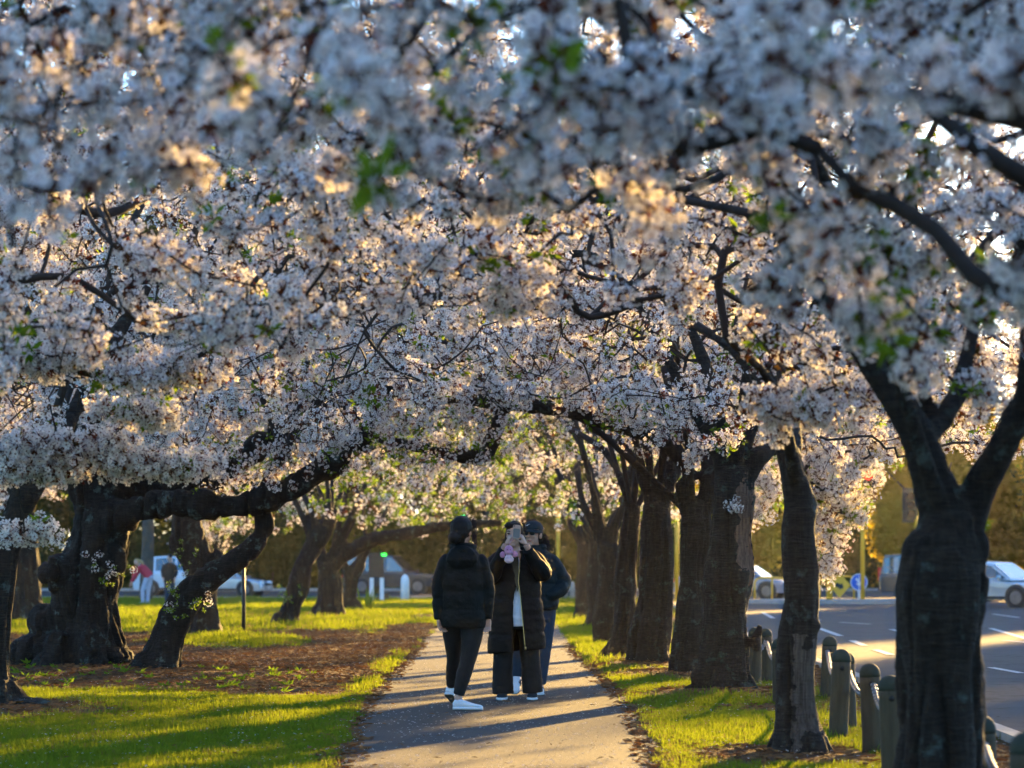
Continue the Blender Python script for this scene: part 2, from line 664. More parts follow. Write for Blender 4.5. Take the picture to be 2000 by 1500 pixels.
def soil_mask(x, y):
    """1 where the lawn is worn to brown leaf litter"""
    P = np.c_[x * 0.5, y * 0.22, np.zeros_like(x)]
    n = vnoise(P, 3) * 0.6 + vnoise(P * 3.1, 4) * 0.35 + vnoise(P * 9.0, 5) * 0.2
    pl, pr = path_x(y)
    left = np.clip((y - 27.6 + 0.55 * (x + 3.2)) / 1.2, -1, 1) * np.clip((53.0 - y) / 5, -1, 1)   # litter under the left trees
    left = np.where((y < 27), -1.0, left)
    left = np.minimum(left, np.clip((pl - 0.28 - x) / 0.25, -1, 1))
    left = np.minimum(left, np.clip((x + 9.5) / 1.0, -1, 1))
    island = np.exp(-(((x + 4.3) / 1.1) ** 2 + ((y - 44.5) / 2.0) ** 2)) * 1.6
    left = left * 0.75 - island
    strip = np.minimum(np.clip((x + 2.55) / 0.3, -1, 1), np.clip((pl + .03 - x) / 0.25, -1, 1))
    strip = np.minimum(strip, np.minimum(np.clip((y - 41) / 3, -1, 1), np.clip((78 - y) / 6, -1, 1))) * 0.55
    verge = np.where((x > 2.35) & (y < 70), np.clip((x - 2.45 - 0.012 * y) / 0.5, -1, 0.6), -1.0)
    m = np.maximum.reduce([left, strip, verge])
    for (tx, ty, r) in SOIL_SPOTS:
        q = np.sqrt((x - tx) ** 2 + ((y - ty) * 0.75) ** 2)
        m = np.maximum(m, np.clip(1 - q / r, -1, 1) * 1.1)
    m = np.where((x > pl) & (x < pr), -1, m)
    return np.clip(0.44 + (m * .85 + n * 0.85) * 1.5, 0, 1)


SOIL_SPOTS = [(2.0, 27.0, 0.9), (1.9, 31.7, 0.9), (1.7, 34.5, 1.3), (1.84, 18.3, 0.55), (2.05, 13.5, 0.7), (-4.4, 24, 0.9),
              (1.55, 38, 0.8), (-4.6, 71, 1.6), (2.3, 21.5, .4), (2.2, 24.5, .5)]
MOUNDS = [(1.7, 34.6, 1.0, 0.10), (1.95, 31.7, 0.8, 0.06), (2.0, 27.0, 0.8, 0.07), (-4.9, 33, 1.6, 0.12), (-4.4, 24, 0.9, 0.08), (1.84, 18.3, .6, .04),
          (-4.3, 44.5, 1.4, 0.10), (-4.9, 46, 1.0, .08)]


def ground_z(x, y):
    z = vnoise(np.c_[x * 0.8, y * 0.5, np.zeros_like(x)], 11) * 0.018 - 0.012
    for (a, b, r, h) in MOUNDS:
        z = z + h * np.exp(-((x - a) ** 2 + (y - b) ** 2 * 0.5) / (r * r))
    pl, pr = path_x(y)
    edge = np.minimum(np.abs(x - pl), np.abs(x - pr))
    inside = (x > pl) & (x < pr)
    f = np.where(inside, 0, np.clip(edge / 0.35, 0, 1))
    rx = road_x(y)
    f = f * np.clip((rx - 0.05 - x) / 0.3, 0, 1)
    f = np.where(y > LAWN_END - 2, 0, f)
    z = z * f + np.where(inside | (x > rx - .05), -0.012, -0.0) * 1.0
    z = np.where(y > LAWN_END - 1.0, -0.03, z)
    return z


def build_ground():
    xs = np.r_[[-250, -120, -60, -35, -22], np.arange(-15, -6, 0.35), np.arange(-6, 4.2, 0.12), np.arange(4.2, 8, 0.5), [10, 15, 25, 60, 120, 250]]
    ys = np.r_[[-60, -20, 0, 5], np.arange(8, 45, 0.16), np.arange(45, 112, 0.45), [113, 116, 125, 140, 160, 200, 320]]
    X, Y = np.meshgrid(xs, ys)
    x, y = X.ravel(), Y.ravel()
    V = np.c_[x, y, ground_z(x, y)]
    nx, ny = len(xs), len(ys)
    i = np.arange(nx - 1)[None, :] + np.arange(ny - 1)[:, None] * nx
    Fc = np.stack([i, i + 1, i + 1 + nx, i + nx], -1).reshape(-1, 4)
    m, nt, out = new_mat('lawn_soil')
    at = nt.nodes.new('ShaderNodeAttribute'); at.attribute_name = 'soil'
    fine = noise_tex(nt, 30, 6, 0.7)
    mid = noise_tex(nt, 1.4, 5, 0.6)
    green = ramp(nt, fine, [(0.3, (0.035, 0.065, 0.012)), (0.7, (0.075, 0.12, 0.02))])
    green = mix_rgb(nt, green, (0.10, 0.11, 0.025), ramp(nt, mid, [(0.45, (0, 0, 0)), (0.75, (0.6, 0.6, 0.6))]))
    brown = ramp(nt, fine, [(0.3, (0.075, 0.038, 0.018)), (0.55, (0.14, 0.072, 0.035)), (0.75, (0.20, 0.115, 0.06))])
    col = mix_rgb(nt, green, brown, at.outputs['Fac'])
    p = N(nt, 'ShaderNodeBsdfPrincipled', Roughness=0.95)
    p.inputs['Specular IOR Level'].default_value = 0.1
    nt.links.new(col, p.inputs['Base Color'])
    b = N(nt, 'ShaderNodeBump', Strength=0.8, Distance=0.03)
    nt.links.new(fine, b.inputs['Height'])
    nt.links.new(b.outputs[0], p.inputs['Normal'])
    nt.links.new(p.outputs[0], out.inputs[0])
    me = mesh('ground', V, Fc, [m])
    a = me.attributes.new('soil', 'FLOAT', 'POINT')
    a.data.foreach_set('value', soil_mask(x, y).astype(np.float32))
    obj('ground', me, kind='structure')


def asphalt(name, a, b, warm=0.0, rough=0.75, spec=0.4):
    m, nt, out = new_mat(name)
    fine = noise_tex(nt, 90, 6, 0.75)
    mid = noise_tex(nt, 0.9, 6, 0.62)
    col = ramp(nt, fine, [(0.3, a), (0.72, b)])
    col = mix_rgb(nt, col, ramp(nt, mid, [(0.3, (0.72, 0.70, 0.68)), (0.7, (1.1, 1.08, 1.05))]), 1.0, 'MULTIPLY')
    vor = N(nt, 'ShaderNodeTexVoronoi', Scale=0.55, feature='DISTANCE_TO_EDGE')
    tc = nt.nodes.new('ShaderNodeTexCoord')
    wob = nt.nodes.new('ShaderNodeTexNoise'); wob.inputs['Scale'].default_value = 2.5
    ad = nt.nodes.new('ShaderNodeVectorMath'); ad.operation = 'ADD'
    nt.links.new(tc.outputs['Object'], wob.inputs['Vector'])
    nt.links.new(tc.outputs['Object'], ad.inputs[0]); nt.links.new(wob.outputs['Color'], ad.inputs[1])
    nt.links.new(ad.outputs[0], vor.inputs['Vector'])
    col = mix_rgb(nt, (0.02, 0.018, 0.015), col, ramp(nt, vor.outputs['Distance'], [(0.0, (0.1, 0.1, 0.1)), (0.016, (1, 1, 1))]))
    p = N(nt, 'ShaderNodeBsdfPrincipled', Roughness=rough)
    p.inputs['Specular IOR Level'].default_value = spec
    nt.links.new(col, p.inputs['Base Color'])
    b2 = N(nt, 'ShaderNodeBump', Strength=0.55, Distance=0.006)
    nt.links.new(fine, b2.inputs['Height'])
    nt.links.new(b2.outputs[0], p.inputs['Normal'])
    nt.links.new(p.outputs[0], out.inputs[0])
    return m


M['path'] = asphalt('path_asphalt', (0.029, 0.025, 0.021), (0.062, 0.053, 0.043))
M['road'] = asphalt('road_asphalt', (0.05, 0.052, 0.058), (0.09, 0.093, 0.10), rough=0.9, spec=0.15)
M['paint'] = surf_mat('road_paint', (0.34, 0.34, 0.34), (0.60, 0.60, 0.59), 12, 0.7)
M['kerb'] = surf_mat('kerb_concrete', (0.25, 0.24, 0.22), (0.38, 0.36, 0.33), 5, 0.85, 0.3)
M['paving'] = surf_mat('pavement_concrete', (0.26, 0.25, 0.24), (0.36, 0.34, 0.32), 3, 0.85, 0.2)


def strip(name, d, xl, xr, z, mat, nx=10, kind='structure'):
    V, Fc = [], []
    for j in range(len(d)):
        for i in range(nx + 1):
            t = i / nx
            V.append((xl[j] * (1 - t) + xr[j] * t, d[j], z))
    for j in range(len(d) - 1):
        for i in range(nx):
            k = j * (nx + 1) + i
            Fc.append([k, k + 1, k + nx + 2, k + nx + 1])
    return obj(name, mesh(name, V, Fc, [mat]), kind=kind)


def build_roads():
    d = np.arange(2, LAWN_END - 0.6, 0.22)
    l, r = path_x(d)
    nz = lambda s: vnoise(np.c_[d * 1.3, np.full_like(d, s), np.zeros_like(d)], s) * 0.06 + vnoise(np.c_[d * 4.5, np.full_like(d, s), np.zeros_like(d)], s + 1) * 0.035
    strip('path', d, l + nz(31), r + nz(37), 0.004, M['path'])
    # road beside the lawn and the cross street behind, one sheet
    rd = np.r_[np.arange(0, 108, 2.0), 108.0]
    strip('road', rd, road_x(rd), np.full_like(rd, 70.0), 0.002, M['road'], nx=14)
    xs = np.array([-130.0, 140.0])
    cross = MB()
    cross.add([(-130, LAWN_END + .3, 0.004), (140, LAWN_END + .3, 0.004), (140, 150, 0.004), (-130, 150, 0.004)], [[0, 1, 2, 3]])
    cross.add([(5.4, 108, 0.004), (70, 108, 0.004), (70, LAWN_END + .3, 0.004), (5.4, LAWN_END + .3, 0.004)], [[0, 1, 2, 3]])
    cross.build('road', M['road'], smooth=False, kind='structure')
    # kerbs
    k = MB()
    e = road_x(rd)
    V, Fc = [], []
    for j in range(len(rd)):
        V += [(e[j] - .13, rd[j], -0.02), (e[j] - .13, rd[j], 0.055), (e[j], rd[j], 0.055), (e[j], rd[j], -.02)]
    for j in range(len(rd) - 1):
        for i in range(3):
            q = j * 4 + i
            Fc.append([q, q + 1, q + 5, q + 4])
    k.add(V, Fc)
    k.build('kerb', M['kerb'], smooth=False, kind='structure')
    k = MB()
    k.box((-62, LAWN_END + .1, 0.03), (134, 0.25, 0.14))
    k.box((5, 150.2, 0.05), (270, 0.3, 0.2))
    k.build('kerb', M['kerb'], smooth=False, kind='structure')
    # raised island with signs on the right, far side
    V, Fc = [], []
    outline = [(7.6, 97.5), (9.0, 95.5), (13.2, 95.0), (14.6, 96.0), (13.4, 99.5), (9.5, 100.5)]
    isl = MB()
    n = len(outline)
    isl.add([(x, y, 0.0) for x, y in outline] + [(x, y, 0.13) for x, y in outline],
            [[i, (i + 1) % n, n + (i + 1) % n, n + i] for i in range(n)] + [list(range(n, 2 * n))])
    isl.build('traffic_island', M['paving'], smooth=False, kind='structure')
    bank = MB()
    bank.box((5, 152.6, 0.03), (270, 4.4, 0.16))
    bank.build('pavement', M['paving'], smooth=False, kind='structure')
    # painted markings on the road
    mk = MB()

    def line(x0, y0, x1, y1, w, z=0.010):
        dx, dy = x1 - x0, y1 - y0
        L = math.hypot(dx, dy)
        ax, ay = -dy / L * w / 2, dx / L * w / 2
        mk.add([(x0 - ax, y0 - ay, z), (x1 - ax, y1 - ay, z), (x1 + ax, y1 + ay, z), (x0 + ax, y0 + ay, z)], [[0, 1, 2, 3]])

    def gpx(px, py):
        dd = F * CAM_H / (py - HOR)
        return (px - 1000) / F * dd, dd
    for a, b in (((1490, 1197), (1510, 1208)), ((1600, 1228), (1642, 1243)), ((1664, 1252), (1688, 1262)), ((1710, 1270), (1740, 1280)),
                 ((1740, 1230), (1768, 1236)), ((1640, 1216), (1700, 1220)), ((1935, 1228), (2010, 1250)), ((1962, 1252), (2010, 1256)),
                 ((1940, 1200), (1990, 1207)), ((1560, 1205), (1600, 1212))):
        (x0, y0), (x1, y1) = gpx(*a), gpx(*b)
        line(x0, y0, x1, y1, 0.12)
    (x0, y0), (x1, y1) = gpx(1935, 1305), gpx(1995, 1316)
    line(x0, y0, x1, y1, 0.1)
    for i in range(10):
        line(-60 + i * 14, 131, -56 + i * 14, 131, 0.14)
    mk.build('road_markings', M['paint'], smooth=False, kind='structure')


build_ground()
build_roads()

# ------------------------------------------------------------------ cherry trees
from mathutils.kdtree import KDTree

# lowest photo row that blossom may hang to, by distance band (the canopy's underside as the photo shows it)
YB_X = np.array([-400, 0, 110, 130, 400, 430, 690, 730, 760, 900, 1000, 1150, 1250, 1330, 1400, 1470, 1500, 1560, 1585, 1600, 1640, 1690, 1720, 1760, 1800, 1850, 2000, 2500])
YB = {
    'a': np.interp(YB_X, [-400, 0, 300, 500, 900, 1400, 1500, 1700, 2000, 2500], [560, 520, 420, 330, 420, 500, 640, 740, 780, 820]),
    'b': np.interp(YB_X, [-400, 0, 120, 400, 440, 640, 1400, 1500, 1560, 1600, 1700, 1800, 2000, 2500], [1010, 985, 950, 930, 780, 640, 640, 760, 830, 860, 800, 800, 820, 850]),
    'c': np.array([1000, 960, 945, 940, 930, 930, 870, 850, 830, 808, 800, 815, 865, 935, 900, 930, 860, 850, 1060, 1110, 1130, 1080, 960, 880, 850, 875, 905, 950.]),
    'd': np.full(len(YB_X), 1045.0),
}


def px_of(P):
    return 1000 + P[:, 0] / P[:, 1] * F, HOR - (P[:, 2] - CAM_H) / P[:, 1] * F


def allowed(P):
    ok = (P[:, 1] > 5.2) | (P[:, 1] < 2.0)
    behind = P[:, 1] < 2.0
    q = P.copy()
    q[:, 1] = np.maximum(q[:, 1], 1)
    px, py = px_of(q)
    d = q[:, 1]
    lim = np.where(d < 13, np.interp(px, YB_X, YB['a']), np.where(d < 21.5, np.interp(px, YB_X, YB['b']),
                   np.where(d < 46, np.interp(px, YB_X, YB['c']), 1045.0)))
    inside = (px > -150) & (px < 2150)
    lim = lim + vnoise(np.c_[px / 60, d / 1.5, np.zeros_like(px)], 5) * 28
    ok &= ~((np.abs(px - 1694) < 20) & (np.abs(py - 938) < 22) & (d < 90))
    return ok & (behind | (py < lim) | (~inside & (P[:, 2] > 1.9)))


def grow(limbs, targets, rng, step=0.28):
    """join every target to the nearest wood; returns nodes, parents, number of limb nodes"""
    pos, par, lr = [], [], []
    for L in limbs:
        pos.append(L[:, :3]); lr.append(L[:, 3])
    base = np.concatenate(pos)
    base_r = np.concatenate(lr)
    cap = len(base) + len(targets) * 14 + 10
    A = np.empty((cap, 3)); A[:len(base)] = base
    P = np.full(cap, -1)
    n = nb = len(base)
    d0 = np.array([np.min(np.sum((base - t) ** 2, 1)) for t in targets])
    for k in np.argsort(d0):
        t = targets[k]
        dd = np.sum((A[:n] - t) ** 2, 1)
        j = int(np.argmin(dd))
        L = math.sqrt(dd[j])
        if L < 0.12 or L > 2.6:
            continue
        m = min(12, max(2, int(L / step)))
        bend = rng.normal(size=3) * L * 0.12
        bend[2] += L * 0.10
        a = A[j].copy()
        prev = j
        for i in range(1, m + 1):
            s = i / m
            A[n] = a * (1 - s) + t * s + bend * 4 * s * (1 - s) + rng.normal(size=3) * 0.02
            P[n] = prev
            prev = n
            n += 1
    return A[:n], P[:n], nb, base_r


def make_tree(label, base, trunk, limbs=(), crown=None, seed=0, n=420, voxel=0.03, spacing=0.084, cs=1.0, burls=(), bark=None,
              sprouts=(), clumps=(), auto=5, mix=(0.30, 0.26, 0.25, 0.12, 0.07), group='cherry trees in blossom along the path', rough=1.0, aw=0.34):
    rng = np.random.default_rng(seed)
    bx, by = base
    root = thing('cherry_tree', label, 'tree', (bx, by, 0), group=group)
    O = np.array([bx, by, 0.0])
    tr = smooth_path(trunk, 0.12)
    tr[:, 3] *= 0.94
    top = tr[-1]
    LB = [smooth_path(l, 0.12) for l in limbs]
    if crown:
        cx, cy_, rx, ry, zb, zt = crown
        a0 = rng.uniform(0, 6.28)
        for k in range(auto):
            a = a0 + 2 * math.pi * (k + rng.uniform(-.25, .25)) / auto
            f = rng.uniform(0.55, 0.85)
            e = np.array([cx + rx * f * math.cos(a), cy_ + ry * f * math.sin(a), zb + (zt - zb) * rng.uniform(0.25, 0.6)])
            r0 = max(0.04, top[3] * aw)
            m1 = top[:3] * 0.62 + e * 0.38 + np.array([0, 0, 0.30 * (e[2] - top[2]) + 0.15]) + rng.normal(size=3) * 0.18
            m2 = top[:3] * 0.25 + e * 0.75 + np.array([0, 0, 0.2]) + rng.normal(size=3) * 0.22
            LB.append(smooth_path([[*(top[:3] - [0, 0, .15]), r0], [*m1, r0 * 0.75], [*m2, r0 * 0.48], [*e, 0.02]], 0.14))
    # solid wood: trunk, thick limbs, burls in one skin
    mb = MB()
    mb.tube(tr[:, :3] - O, tr[:, 3], 20)
    flare = tr[0]
    thin = MB()
    for L in LB:
        k = int(np.argmax(L[:, 3] < 1.5 * voxel)) if np.any(L[:, 3] < 1.5 * voxel) else len(L)
        if k >= 3:
            mb.tube(L[:k, :3] - O, L[:k, 3], 12)
        if k < len(L) - 1:
            s = max(0, k - 2)
            thin.tube(L[s:, :3] - O, np.minimum(L[s:, 3], 1.6 * voxel), 7)
    for (c, r) in burls:
        mb.ell(np.array(c) - O, r, nu=16, nv=10)
    # root flare
    for k in range(6):
        a = k * 1.05 + rng.uniform(-.3, .3)
        r = flare[3]
        d = np.array([math.cos(a), math.sin(a), 0])
        b0 = np.array([tr[0, 0], tr[0, 1], 0.0]) - O
        mb.tube([b0 + d * r * 0.4 + [0, 0, .4 * r + .12], b0 + d * r * 0.75 + [0, 0, .07], b0 + d * r * 1.1 + [0, 0, -.06]], [r * .34, r * .28, r * .16], 8)
    me = remesh(np.concatenate(mb.V), mb.Fc, voxel, 1)
    co, no = get_co(me), get_no(me)
    kd = KDTree(sum(len(x) for x in [tr] + LB))
    rr, q = [], 0
    for x in [tr] + LB:
        for row in x:
            kd.insert(row[:3] - O, q); q += 1
            rr.append(row[3])
    kd.balance()
    rad = np.array([rr[kd.find(c)[1]] for c in co])
    s = np.clip(rad / 0.2, 0.12, 1.15) * rough
    p = co + O * 1.37
    d = (vnoise(p * [7.5, 7.5, 1.1], seed) * 0.020 + vnoise(p * [17, 17, 3.0], seed + 1) * 0.012 + vnoise(p * 2.6, seed + 2) * 0.040
         + vnoise(p * [6, 6, 26], seed + 3) * 0.006 - np.maximum(0, 0.25 - np.abs(vnoise(p * [5.5, 5.5, 0.6], seed + 5))) * 0.17)
    tc = tr[np.clip(np.searchsorted(tr[:, 2], co[:, 2] + O[2]), 0, len(tr) - 1)]
    th = np.arctan2(co[:, 1] - (tc[:, 1] - O[1]), co[:, 0] - (tc[:, 0] - O[0]))
    wob = vnoise(np.c_[np.zeros(len(co)), np.zeros(len(co)), co[:, 2] * 1.4], seed + 7) * .35
    fl = np.zeros(len(co))
    for k in range(7):
        t0 = rng.uniform(-math.pi, math.pi)
        dt = (th - t0 - wob * (1 if k % 2 else -1) + math.pi) % (2 * math.pi) - math.pi
        fl -= rng.uniform(.25, .75) * np.exp(-(dt / rng.uniform(.07, .16)) ** 2)
    fl += .35 * np.cos(th * 3 + seed) * .5
    near = np.clip((rad - .10) / .06, 0, 1) * (co[:, 2] < top[2] + .1)
    d = d + fl * np.minimum(rad, .4) * .13 * near / np.maximum(s, .2)
    co = co + no * (d * s)[:, None]
    me.vertices.foreach_set('co', co.ravel())
    me.update()
    me.materials.clear()
    me.materials.append(bark or M['bark'])
    me.polygons.foreach_set('use_smooth', np.ones(len(me.polygons), dtype=bool))
    me.name = 'trunk'
    obj('trunk', me, root)
    if not crown:
        return root
    # crown targets
    T = []
    while len(T) < n:
        a = rng.uniform(0, 6.283, n); r = np.sqrt(rng.uniform(0, 1, n))
        x, y = cx + rx * r * np.cos(a), cy_ + ry * r * np.sin(a)
        ztop = zb + (zt - zb) * (1 - 0.55 * r ** 2)
        z = zb + (ztop - zb) * rng.uniform(0, 1, n) ** 1.25
        z += vnoise(np.c_[x, y, z] * 0.8, seed + 9) * 0.45
        P = np.c_[x, y, z]
        P = P[allowed(P)]
        T += P.tolist()
        if len(T) == 0 and len(P) == 0:
            n = 0
            break
    T = T[:n]
    for (px, py, d, rx_, ry_, rz_, c) in clumps:
        q = rng.normal(size=(c * 3, 3))
        q = q[np.linalg.norm(q, axis=1) < 1.7][:c] / 1.7
        T += (W(px, py, d) + q * [rx_, ry_, rz_]).tolist()
    T = np.array(T)
    A, Pn, nb, base_r = grow([tr[-6:]] + LB, T, rng)
    cnt = np.zeros(len(A), dtype=int)
    child = np.zeros(len(A), dtype=int)
    np.add.at(child, Pn[nb:], 1)
    for i in range(len(A) - 1, nb - 1, -1):
        if child[i] == 0:
            cnt[i] = 1
        if Pn[i] >= nb:
            cnt[Pn[i]] += cnt[i]
    rt = np.minimum(0.0050 * np.maximum(cnt, 1) ** 0.45, 0.026) * (0.75 + 0.25 * cs)
    # twig tubes: follow chains
    done = np.zeros(len(A), dtype=bool)
    kids = {}
    for i in range(nb, len(A)):
        kids.setdefault(Pn[i], []).append(i)
    starts = [i for i in range(nb, len(A)) if Pn[i] < nb]
    stack = [(Pn[i], i) for i in starts]
    seg = 5 if by < 40 else 4
    while stack:
        p0, i = stack.pop()
        chain = [p0, i]
        while i in kids:
            ks = sorted(kids[i], key=lambda q: -cnt[q])
            for q in ks[1:]:
                stack.append((i, q))
            i = ks[0]
            chain.append(i)
        r = rt[chain].copy(); r[0] = r[1]
        r[-1] *= 0.6
        if len(chain) > 2:
            sm = smooth_path(np.c_[A[chain] - O, r], 0.11)
            thin.tube(sm[:, :3], np.maximum(sm[:, 3], .002), seg, cap=False)
        else:
            thin.tube(A[chain] - O, r, seg, cap=False)
    obj('twigs', thin.mesh('twigs', [M['twig']]), root, kind='stuff')
    # blossom along the young wood
    idx = np.arange(nb, len(A))
    idx = idx[cnt[idx] <= 7]
    a, b = A[Pn[idx]], A[idx]
    L = np.linalg.norm(b - a, axis=1)
    full = np.clip(0.78 + 1.5 * vnoise(b * 1.0, seed + 21), 0.06, 1.5)
    k = rng.poisson(L / spacing * full)
    rep = np.repeat(np.arange(len(idx)), k)
    t = rng.uniform(0, 1, len(rep))[:, None]
    C = a[rep] * (1 - t) + b[rep] * t + rng.normal(size=(len(rep), 3)) * 0.022 * cs
    keep = allowed(C) | (rng.uniform(size=len(C)) < 0.0)
    for (px, py, d, rx_, ry_, rz_, c) in clumps:
        qx, qy = px_of(C)
        keep |= ~((np.abs(qx - 1694) < 20) & (np.abs(qy - 938) < 22)) & (np.sum(((C - W(px, py, d)) / (np.array([rx_, ry_, rz_]) * 1.15 + .04)) ** 2, 1) < 1)
    C = C[keep]
    for (px, py, d, rx_, ry_, rz_, c) in clumps:      # dense sprays that hug their bough
        q = rng.normal(size=(c * 4, 3))
        q = q[np.linalg.norm(q, axis=1) < 1.9][:int(c * 1.6)] / 1.9
        q[:, 2] += .25 * np.sin(q[:, 0] * 9 + px)
        C = np.vstack([C, W(px, py, d) + q * [rx_, ry_, rz_]])
    # the balance of blossom, bronze tips and leaf shifts from branch to branch
    g = vnoise(C * 1.1, seed + 31)
    u = np.clip(rng.uniform(0, 1, len(C)) * 0.999, 0, .9999)
    pv = np.array(mix, dtype=float)
    w = np.repeat(pv[None], len(C), 0)
    w[:, 2:4] *= np.clip(1 + 1.6 * g, 0.15, 3)[:, None]
    w[:, 4] *= np.clip(1 + 2.4 * vnoise(C * 1.3, seed + 41), 0.1, 4)
    w /= w.sum(1)[:, None]
    var = (u[:, None] > np.cumsum(w, 1)).sum(1)
    sc = rng.uniform(0.75, 1.25, len(C)) * cs
    for (px, py, d, rm, c, lf) in sprouts:
        q = W(px, py, d) + np.clip(rng.normal(size=(c, 3)), -1.4, 1.4) * rm * [1, .6, .75]
        C = np.vstack([C, q])
        var = np.r_[var, np.where(rng.uniform(size=c) < lf, 4, rng.integers(0, 3, c))]
        sc = np.r_[sc, rng.uniform(.6, 1.0, c) * (1.1 if rm > .2 else .7)]
    scatter('crown', BLOSSOMS, BMATS, C - O, rng.uniform(0, 6.283, (len(C), 3)), sc, var, root)
    global N_CLUSTERS
    N_CLUSTERS += len(C)
    return root


N_CLUSTERS = 0


def PX(d, rows, dd=0.0):
    """rows of (px, py, width px[, distance offset]) -> (x, y, z, r)"""
    out = []
    for r in rows:
        D = d + (r[3] if len(r) > 3 else 0.0)
        out.append([*W(r[0], r[1], D), r[2] / 2 * D / F])
    return out


def bx(px, d):
    return ((px - 1000) / F * d, d)


def local(px, py, d, base):
    p = W(px, py, d)
    return (p[0] - base[0], p[1] - base[1], p[2])


# --- right row, from the camera away
D = 7.6
make_tree('gnarled cherry beside the camera whose blurred boughs fill the upper right corner', (2.75, D),
          [[2.75, D, -.05, .3], [2.72, D, .7, .23], [2.65, D, 1.5, .2], [2.6, D, 1.75, .19]],
          limbs=[PX(7.6, [(2700, 640, 192), (2400, 640, 103), (2150, 640, 66), (2005, 590, 48), (1900, 535, 42, .1), (1830, 450, 37, .2), (1750, 400, 38, .3), (1670, 370, 29, .3), (1600, 290, 22, .3)]),
                 PX(8.6, [(2600, 500, 148, -.8), (2200, 420, 66), (2000, 345, 45), (1905, 285, 38), (1800, 200, 25)]),
                 PX(9.4, [(2500, 300, 125, -1.8), (2000, 230, 51), (1690, 165, 26), (1550, 130, 28), (1350, 132, 26), (1265, 98, 19)]),
                 PX(7.0, [(2700, 640, 162, .6), (2500, 300, 118), (2350, -100, 81), (2200, -500, 51)])],
          crown=(1.9, 8.4, 3.6, 2.9, 2.0, 4.3), seed=11, n=720, voxel=0.035, auto=0, clumps=[(1980, 60, 9.5, .4, .5, .3, 50), (1850, 20, 9.8, .35, .5, .25, 36)], mix=(0.24, 0.22, 0.28, 0.13, 0.13), spacing=0.095)
D = 13.55
b1 = bx(1840, D)
bark1 = bark_mat('cherry_bark_near', (0.036, 0.025, 0.016), (0.074, 0.057, 0.040), (0.11, 0.15, 0.13))
make_tree('thick dark cherry nearest on the right, forking into two limbs above a knobbly shoulder', b1,
          PX(D, [(1838, 1630, 262), (1836, 1580, 228), (1835, 1490, 204), (1838, 1300, 190), (1842, 1150, 178), (1846, 1085, 166), (1852, 1045, 138), (1862, 1005, 118)]),
          limbs=[PX(D, [(1858, 1040, 99), (1838, 985, 87), (1818, 915, 75), (1788, 840, 68), (1745, 770, 62), (1690, 690, 55), (1640, 620, 47), (1580, 545, 38), (1530, 470, 30), (1480, 380, 20)]),
                 PX(D, [(1800, 870, 50), (1835, 825, 43, .1), (1872, 770, 36, .2), (1888, 700, 33, .3), (1905, 610, 28, .4), (1890, 520, 18, .4)]),
                 PX(D, [(1880, 1040, 75), (1905, 975, 67), (1935, 910, 58, -.1), (1968, 850, 55, -.2), (2000, 790, 52, -.3), (2012, 690, 48, -.4), (2008, 570, 40, -.4), (1990, 450, 25, -.4)])],
          crown=(2.0, 13.6, 3.9, 3.3, 2.2, 5.3), seed=12, n=760, voxel=0.017, auto=2, aw=.2, bark=bark1,
          burls=[(W(1866, 1002, D), (.13, .11, .12)), (W(1790, 1075, D - .05), (.06, .06, .09)), (W(1905, 1075, D - .05), (.065, .07, .10)), (W(1840, 1062, D - .12), (.12, .06, .05))],
          sprouts=[(1925, 1028, D, .03, 3, 1.0), (1890, 750, D, .04, 5, .4)])
D = 18.3
b2 = bx(1560, D)
bark2 = bark_mat('cherry_bark_peeled', (0.036, 0.027, 0.019), (0.074, 0.060, 0.045), (0.10, 0.13, 0.12),
                 bare=[(local(1580, 1345, D, b2), (0.125, 0.5, 0.38), (0.07, 0.055, 0.043), (0.17, 0.14, 0.115))])
make_tree('slim cherry second from the camera on the right, bark stripped from its lower trunk', b2,
          PX(D, [(1560, 1492, 128), (1560, 1455, 106), (1556, 1380, 98), (1556, 1300, 94), (1560, 1150, 80), (1562, 1040, 78), (1568, 1000, 78), (1562, 960, 62), (1550, 925, 54)]),
          limbs=[PX(D, [(1562, 985, 60), (1548, 930, 52), (1532, 870, 48), (1512, 805, 45), (1498, 745, 40), (1520, 650, 34, .3), (1560, 560, 28, .4), (1590, 470, 20, .4)]),
                 PX(D, [(1558, 950, 44), (1550, 880, 34, .5), (1560, 780, 26, 1.3), (1600, 690, 18, 2.2)]), PX(D, [(1556, 950, 40), (1540, 860, 30, -.4), (1500, 740, 22, -1.2), (1420, 660, 14, -1.9)]), PX(D, [(1505, 760, 32), (1440, 690, 22, .4), (1340, 620, 14, 1.0)])],
          crown=(1.7, 18.4, 3.7, 3.2, 2.4, 6.6), seed=13, n=680, voxel=0.018, auto=0, bark=bark2,
          burls=[(W(1588, 985, D), (.055, .06, .07)), (W(1545, 1215, D - .09), (.06, .05, .04)), (W(1590, 1222, D - .05), (.05, .05, .05))],
          clumps=[(1560, 800, 15.5, .35, .3, .12, 26), (1640, 770, 15.8, .25, .3, .10, 16)])
D = 27.2
b3 = bx(1412, D)
bark3 = bark_mat('cherry_bark_mossy', (0.038, 0.027, 0.017), (0.076, 0.059, 0.041), (0.10, 0.14, 0.10),
                 bare=[(local(1452, 1035, D, b3), (0.085, 0.5, 0.46), (0.10, 0.06, 0.04), (0.26, 0.165, 0.11))])
